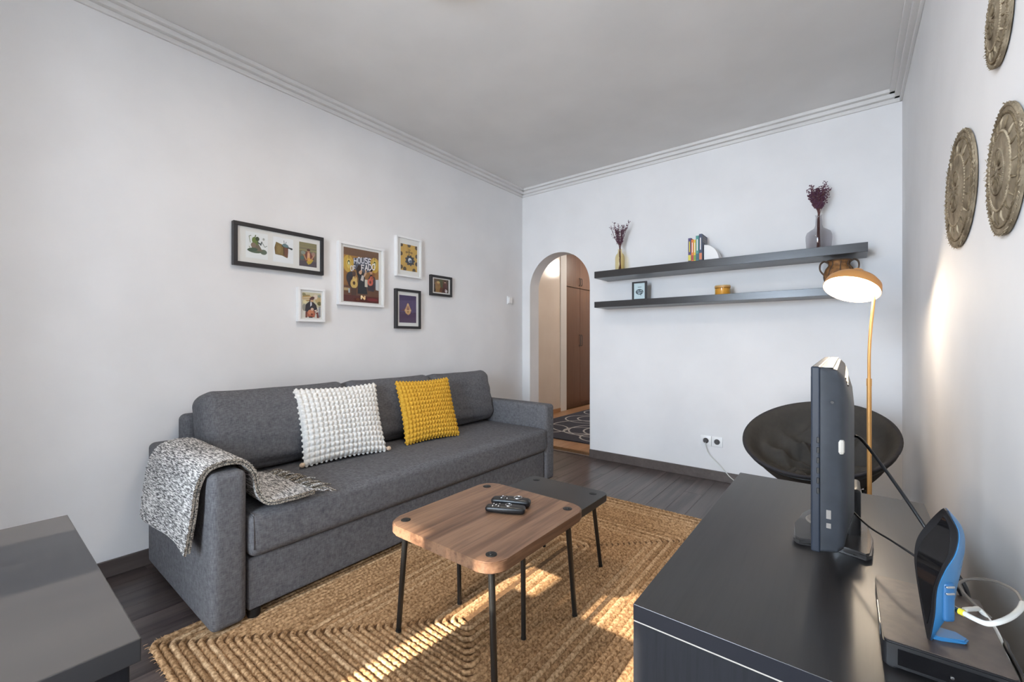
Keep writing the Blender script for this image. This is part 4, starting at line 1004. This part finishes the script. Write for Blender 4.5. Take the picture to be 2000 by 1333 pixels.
# lettering of the poster, made from strokes: HOUSE over OF FADO, and the small emblem
def strokes(word, u, v, h, wd, col, out, slant=0., arc=None, wgt=.010):
    G = {'H':[(0,0,0,1),(1,0,1,1),(0,.52,1,.52)], 'O':[(.2,0,.8,0),(.8,0,1,.3),(1,.3,1,.7),(1,.7,.8,1),(.8,1,.2,1),(.2,1,0,.7),(0,.7,0,.3),(0,.3,.2,0)], 'U':[(0,1,0,.25),(0,.25,.25,0),(.25,0,.75,0),(.75,0,1,.25),(1,.25,1,1)],
         'S':[(0,.1,.3,0),(.3,0,.8,0),(.8,0,1,.25),(1,.25,.8,.5),(.8,.5,.2,.55),(.2,.55,0,.78),(0,.78,.2,1),(.2,1,1,.95)], 'E':[(0,0,0,1),(0,0,1,0),(0,.5,.8,.5),(0,1,1,1)], 'F':[(0,0,0,1),(0,.52,.8,.52),(-.15,1,1,1)], 'A':[(0,0,.5,1),(.5,1,1,0),(.2,.38,.8,.38)],
         'D':[(0,0,0,1),(0,0,.6,0),(.6,0,1,.3),(1,.3,1,.7),(1,.7,.6,1),(.6,1,0,1)], 'K':[(0,0,0,1),(0,.4,.9,1),(.3,.55,.95,0)], 'N':[(0,0,0,1),(0,1,1,0),(1,0,1,1)]}
    for i, ch in enumerate(word):
        u0 = u + i*wd*1.32; dv = slant*i + (arc(i) if arc else 0)
        for a, b, c, d in G[ch]:
            p = (u0+a*wd, v+dv+b*h); q_ = (u0+c*wd, v+dv+d*h)
            if abs(p[0]-q_[0])+abs(p[1]-q_[1]) > 1e-4: out.append(('l', p, q_, wgt, col))
lt = []
strokes('HOUSE', .275, .715, .105, .076, (222,222,230), lt, .006, lambda i: .02*sin(pi*i/4))
strokes('OF', .17, .575, .085, .058, (216,210,206), lt, .008); strokes('FADO', .47, .60, .105, .078, (228,226,226), lt, .016)
strokes('N', .46, .055, .070, .10, (244,206,150), lt, 0, None, .016)
lt.append(('l',(.46,.055),(.46,.125),.016,(250,230,190)))
picture('large white frame with a colourful music poster', 1.551, 1.908, 1.345, 1.775, .017, .034, 'frame_white', [((1.590,1.866,1.372,1.742), pP + lt)])
pG = [('r',0,0,1,1,(222,216,206)), ('r',0,.42,1,1,(206,196,164)), ('e',.24,.78,.26,.13,(186,150,96)), ('l',(.02,.76),(.44,.82),.012,(226,214,190)), ('l',(.02,.70),(.44,.75),.012,(228,216,194)), ('l',(.02,.86),(.40,.90),.012,(120,110,70)), ('e',.14,.62,.10,.07,(232,216,170)), ('e',.86,.72,.18,.14,(196,170,120)), ('e',.92,.58,.12,.08,(112,104,60)), ('e',.70,.84,.12,.10,(226,206,190)), ('e',.92,.88,.1,.06,(150,156,140)), ('e',.08,.92,.1,.05,(140,132,96)), ('e',.1,.4,.1,.14,(150,144,132)),
      ('p',[(.14,.26),(.18,.52),(.36,.64),(.56,.64),(.74,.52),(.82,.30),(.7,.22),(.3,.22)],(54,48,56)), ('p',[(.42,.44),(.42,.62),(.50,.62),(.50,.50)],(226,224,232)), ('e',.52,.70,.08,.07,(212,168,130)), ('e',.50,.76,.12,.05,(92,56,50)), ('e',.55,.80,.10,.05,(86,50,46)), ('l',(.42,.74),(.38,.64),.03,(92,60,54)),
      ('p',[(.26,.04),(.24,.22),(.36,.30),(.60,.32),(.70,.18),(.64,.02)],(176,96,70)), ('e',.44,.22,.16,.10,(206,132,98)), ('e',.50,.14,.06,.04,(120,60,44)), ('e',.52,.34,.08,.06,(214,180,160)), ('p',[(.16,.0),(.16,.24),(.24,.24),(.24,0)],(110,58,46)), ('p',[(.70,.2),(.84,.24),(.88,0),(.78,0),(.76,.14)],(124,64,54)), ('r',.34,.0,.54,.05,(70,50,46)), ('p',[(.62,.3),(.78,.34),(.74,.22)],(226,200,186))] + [('r',.86,.04+.055*i,.97,.07+.055*i,(112,112,132)) for i in range(8)]
picture('small white frame with a sketch of a seated musician, below the long black frame', 1.281, 1.455, 1.222, 1.437, .015, .034, 'frame_white', [((1.310,1.430,1.248,1.408), pG)])
pY = [('r',0,0,1,1,(206,164,84))] + [('e',u,v,.10,.08,(96,80,60)) for u, v in ((.04,.96),(.96,.93),(.02,.62),(.98,.60),(.97,.30),(.03,.12),(.24,.06),(.80,.04),(.5,.98))] + [('e',.55,.40,.24,.17,(70,70,76))] + [('e',.55+.25*cos(a),.40+.17*sin(a),.05,.04,(78,76,80)) for a in [2*pi*i/9 for i in range(9)]] + \
     [('e',.54,.41,.11,.09,(214,220,228)), ('e',.60,.36,.08,.05,(110,120,136)), ('l',(.48,.36),(.62,.42),.02,(90,98,112)), ('l',(.48,.55),(.50,.74),.016,(112,96,60)), ('l',(.30,.66),(.50,.74),.014,(120,104,64)), ('l',(.66,.66),(.50,.74),.014,(120,104,64)), ('l',(.44,.80),(.58,.80),.012,(126,108,66)), ('e',.34,.70,.07,.04,(150,116,62)), ('e',.64,.70,.07,.04,(150,116,62))]
picture('white frame with a mustard yellow print, topmost on the wall', 2.018, 2.259, 1.596, 1.905, .014, .034, 'frame_white', [((2.062,2.222,1.646,1.850), pY)])
pV = [('r',0,0,1,1,(92,74,112),(84,66,96)), ('p',[(0,.80),(1,.84),(1,1),(0,1)],(80,66,100)), ('p',[(0,.34),(1,.36),(1,0),(0,0)],(88,66,92)), ('l',(.0,.36),(1,.37),.012,(74,54,78)), ('l',(.78,.36),(.78,.84),.012,(100,84,120)), ('p',[(.06,.42),(.34,.52),(.34,.44)],(112,66,70)),
      ('p',[(.30,.44),(.48,.72),(.52,.72),(.70,.46),(.64,.34),(.52,.28),(.38,.34)],(196,150,110)), ('p',[(.42,.44),(.50,.62),(.58,.46),(.50,.36)],(150,96,84)), ('e',.50,.66,.06,.05,(214,172,126)), ('e',.50,.40,.13,.07,(212,168,112)), ('e',.38,.46,.07,.03,(214,180,140)), ('e',.62,.46,.07,.03,(214,180,140)), ('e',.5,.40,.04,.03,(140,96,60))]
picture('tall black frame with a purple print, below the mustard one', 2.015, 2.257, 1.196, 1.500, .019, .030, 'frame_black', [((2.052,2.216,1.242,1.454), pV)])
pS = [('r',0,0,1,1,(104,84,66),(70,52,46)), ('r',.36,.2,.60,1,(92,92,70)), ('e',.24,.50,.20,.34,(150,112,72)), ('e',.30,.74,.10,.09,(206,180,120)), ('e',.30,.66,.07,.06,(190,140,100)), ('p',[(.10,.0),(.14,.46),(.44,.48),(.52,.0)],(156,120,74)), ('p',[(.36,.06),(.44,.40),(.60,.36),(.56,.02)],(110,70,56)), ('e',.76,.52,.15,.30,(104,62,60)), ('e',.76,.82,.07,.08,(190,150,130)), ('e',.76,.88,.09,.05,(66,44,42)), ('p',[(.66,.0),(.68,.5),(.88,.5),(.92,.0)],(92,54,56)), ('e',.84,.14,.09,.12,(216,206,206)), ('e',.80,.24,.05,.06,(190,170,170)), ('r',0,.0,.08,.6,(60,46,42)), ('r',.92,.1,1,1,(72,58,52))]
picture('smallest black frame with a dark brown picture, at the right end of the group', 2.364, 2.604, 1.478, 1.648, .019, .028, 'frame_black', [((2.403,2.566,1.508,1.620), pS)])

# ------------------------------------------------------------------ small wall fittings
ws = thing('light_switch', 'small white switch on the sofa wall beside the arch', 'switch', (XL, 3.43, 1.515))
obj('plate', box(XL, XL+.010, 3.392, 3.472, 1.475, 1.555, bev=.004), 'socket_white', ws, smooth=30)
obj('rocker', xf(rbox((.012,.055,.058), .003, 2), T(XL+.014,3.432,1.515) @ R(4,'Y')), 'socket_white', ws, smooth='all')
for xc, lab in ((-.888, 'left white wall socket with a plugged-in cable'), (-.806, 'right white wall socket, empty')):
    s_ = thing('wall_socket', lab, 'socket', (xc, YB, .306), 'wall sockets')
    obj('plate', box(xc-.040, xc+.040, YB-.009, YB, .266, .346, bev=.003), 'socket_white', s_, smooth=30)
    bm = bmesh.new(); lathe(bm, [(.027,-.006),(.0275,.0),(.024,.0015),(.022,-.004),(0,-.004)], (0,0,0), 26); obj('rim', xf(bm, T(xc,YB-.0095,.306) @ R(90,'X')), 'socket_white', s_, smooth=30)
    bm = bmesh.new(); lathe(bm, [(0,.0012),(.0215,.0012)], (0,0,0), 26); obj('recess', xf(bm, T(xc,YB-.0095,.306) @ R(90,'X')), 'socket_dark', s_)
    for dx in (-.0095,.0095):
        bm = bmesh.new(); lathe(bm, [(0,.0018),(.0025,.0018),(.0025,.001)], (0,0,0), 10); obj('pin_hole', xf(bm, T(xc+dx,YB-.0095,.306) @ R(90,'X')), 'rubber', s_)
pc = thing('socket_cable', 'white cable hanging from the left wall socket to the floor', 'cable', (-.888, YB-.02, .306))
bm = bmesh.new(); tube(bm, [(-.888,YB-.009,.307),(-.888,YB-.034,.306)], [.017,.013], 14); obj('plug', bm, 'socket_dark', pc, smooth=40)
bm = bmesh.new(); tube(bm, spline([(-.888,YB-.030,.302),(-.885,YB-.030,.275),(-.872,YB-.022,.225),(-.845,YB-.018,.185),(-.79,YB-.018,.135),(-.745,YB-.018,.088),(-.70,YB-.022,.045),(-.62,YB-.03,.010),(-.4,YB-.03,.006),(.10,YB-.04,.006)],8), .0038, 8); obj('cord', bm, 'cable_white', pc, smooth='all')
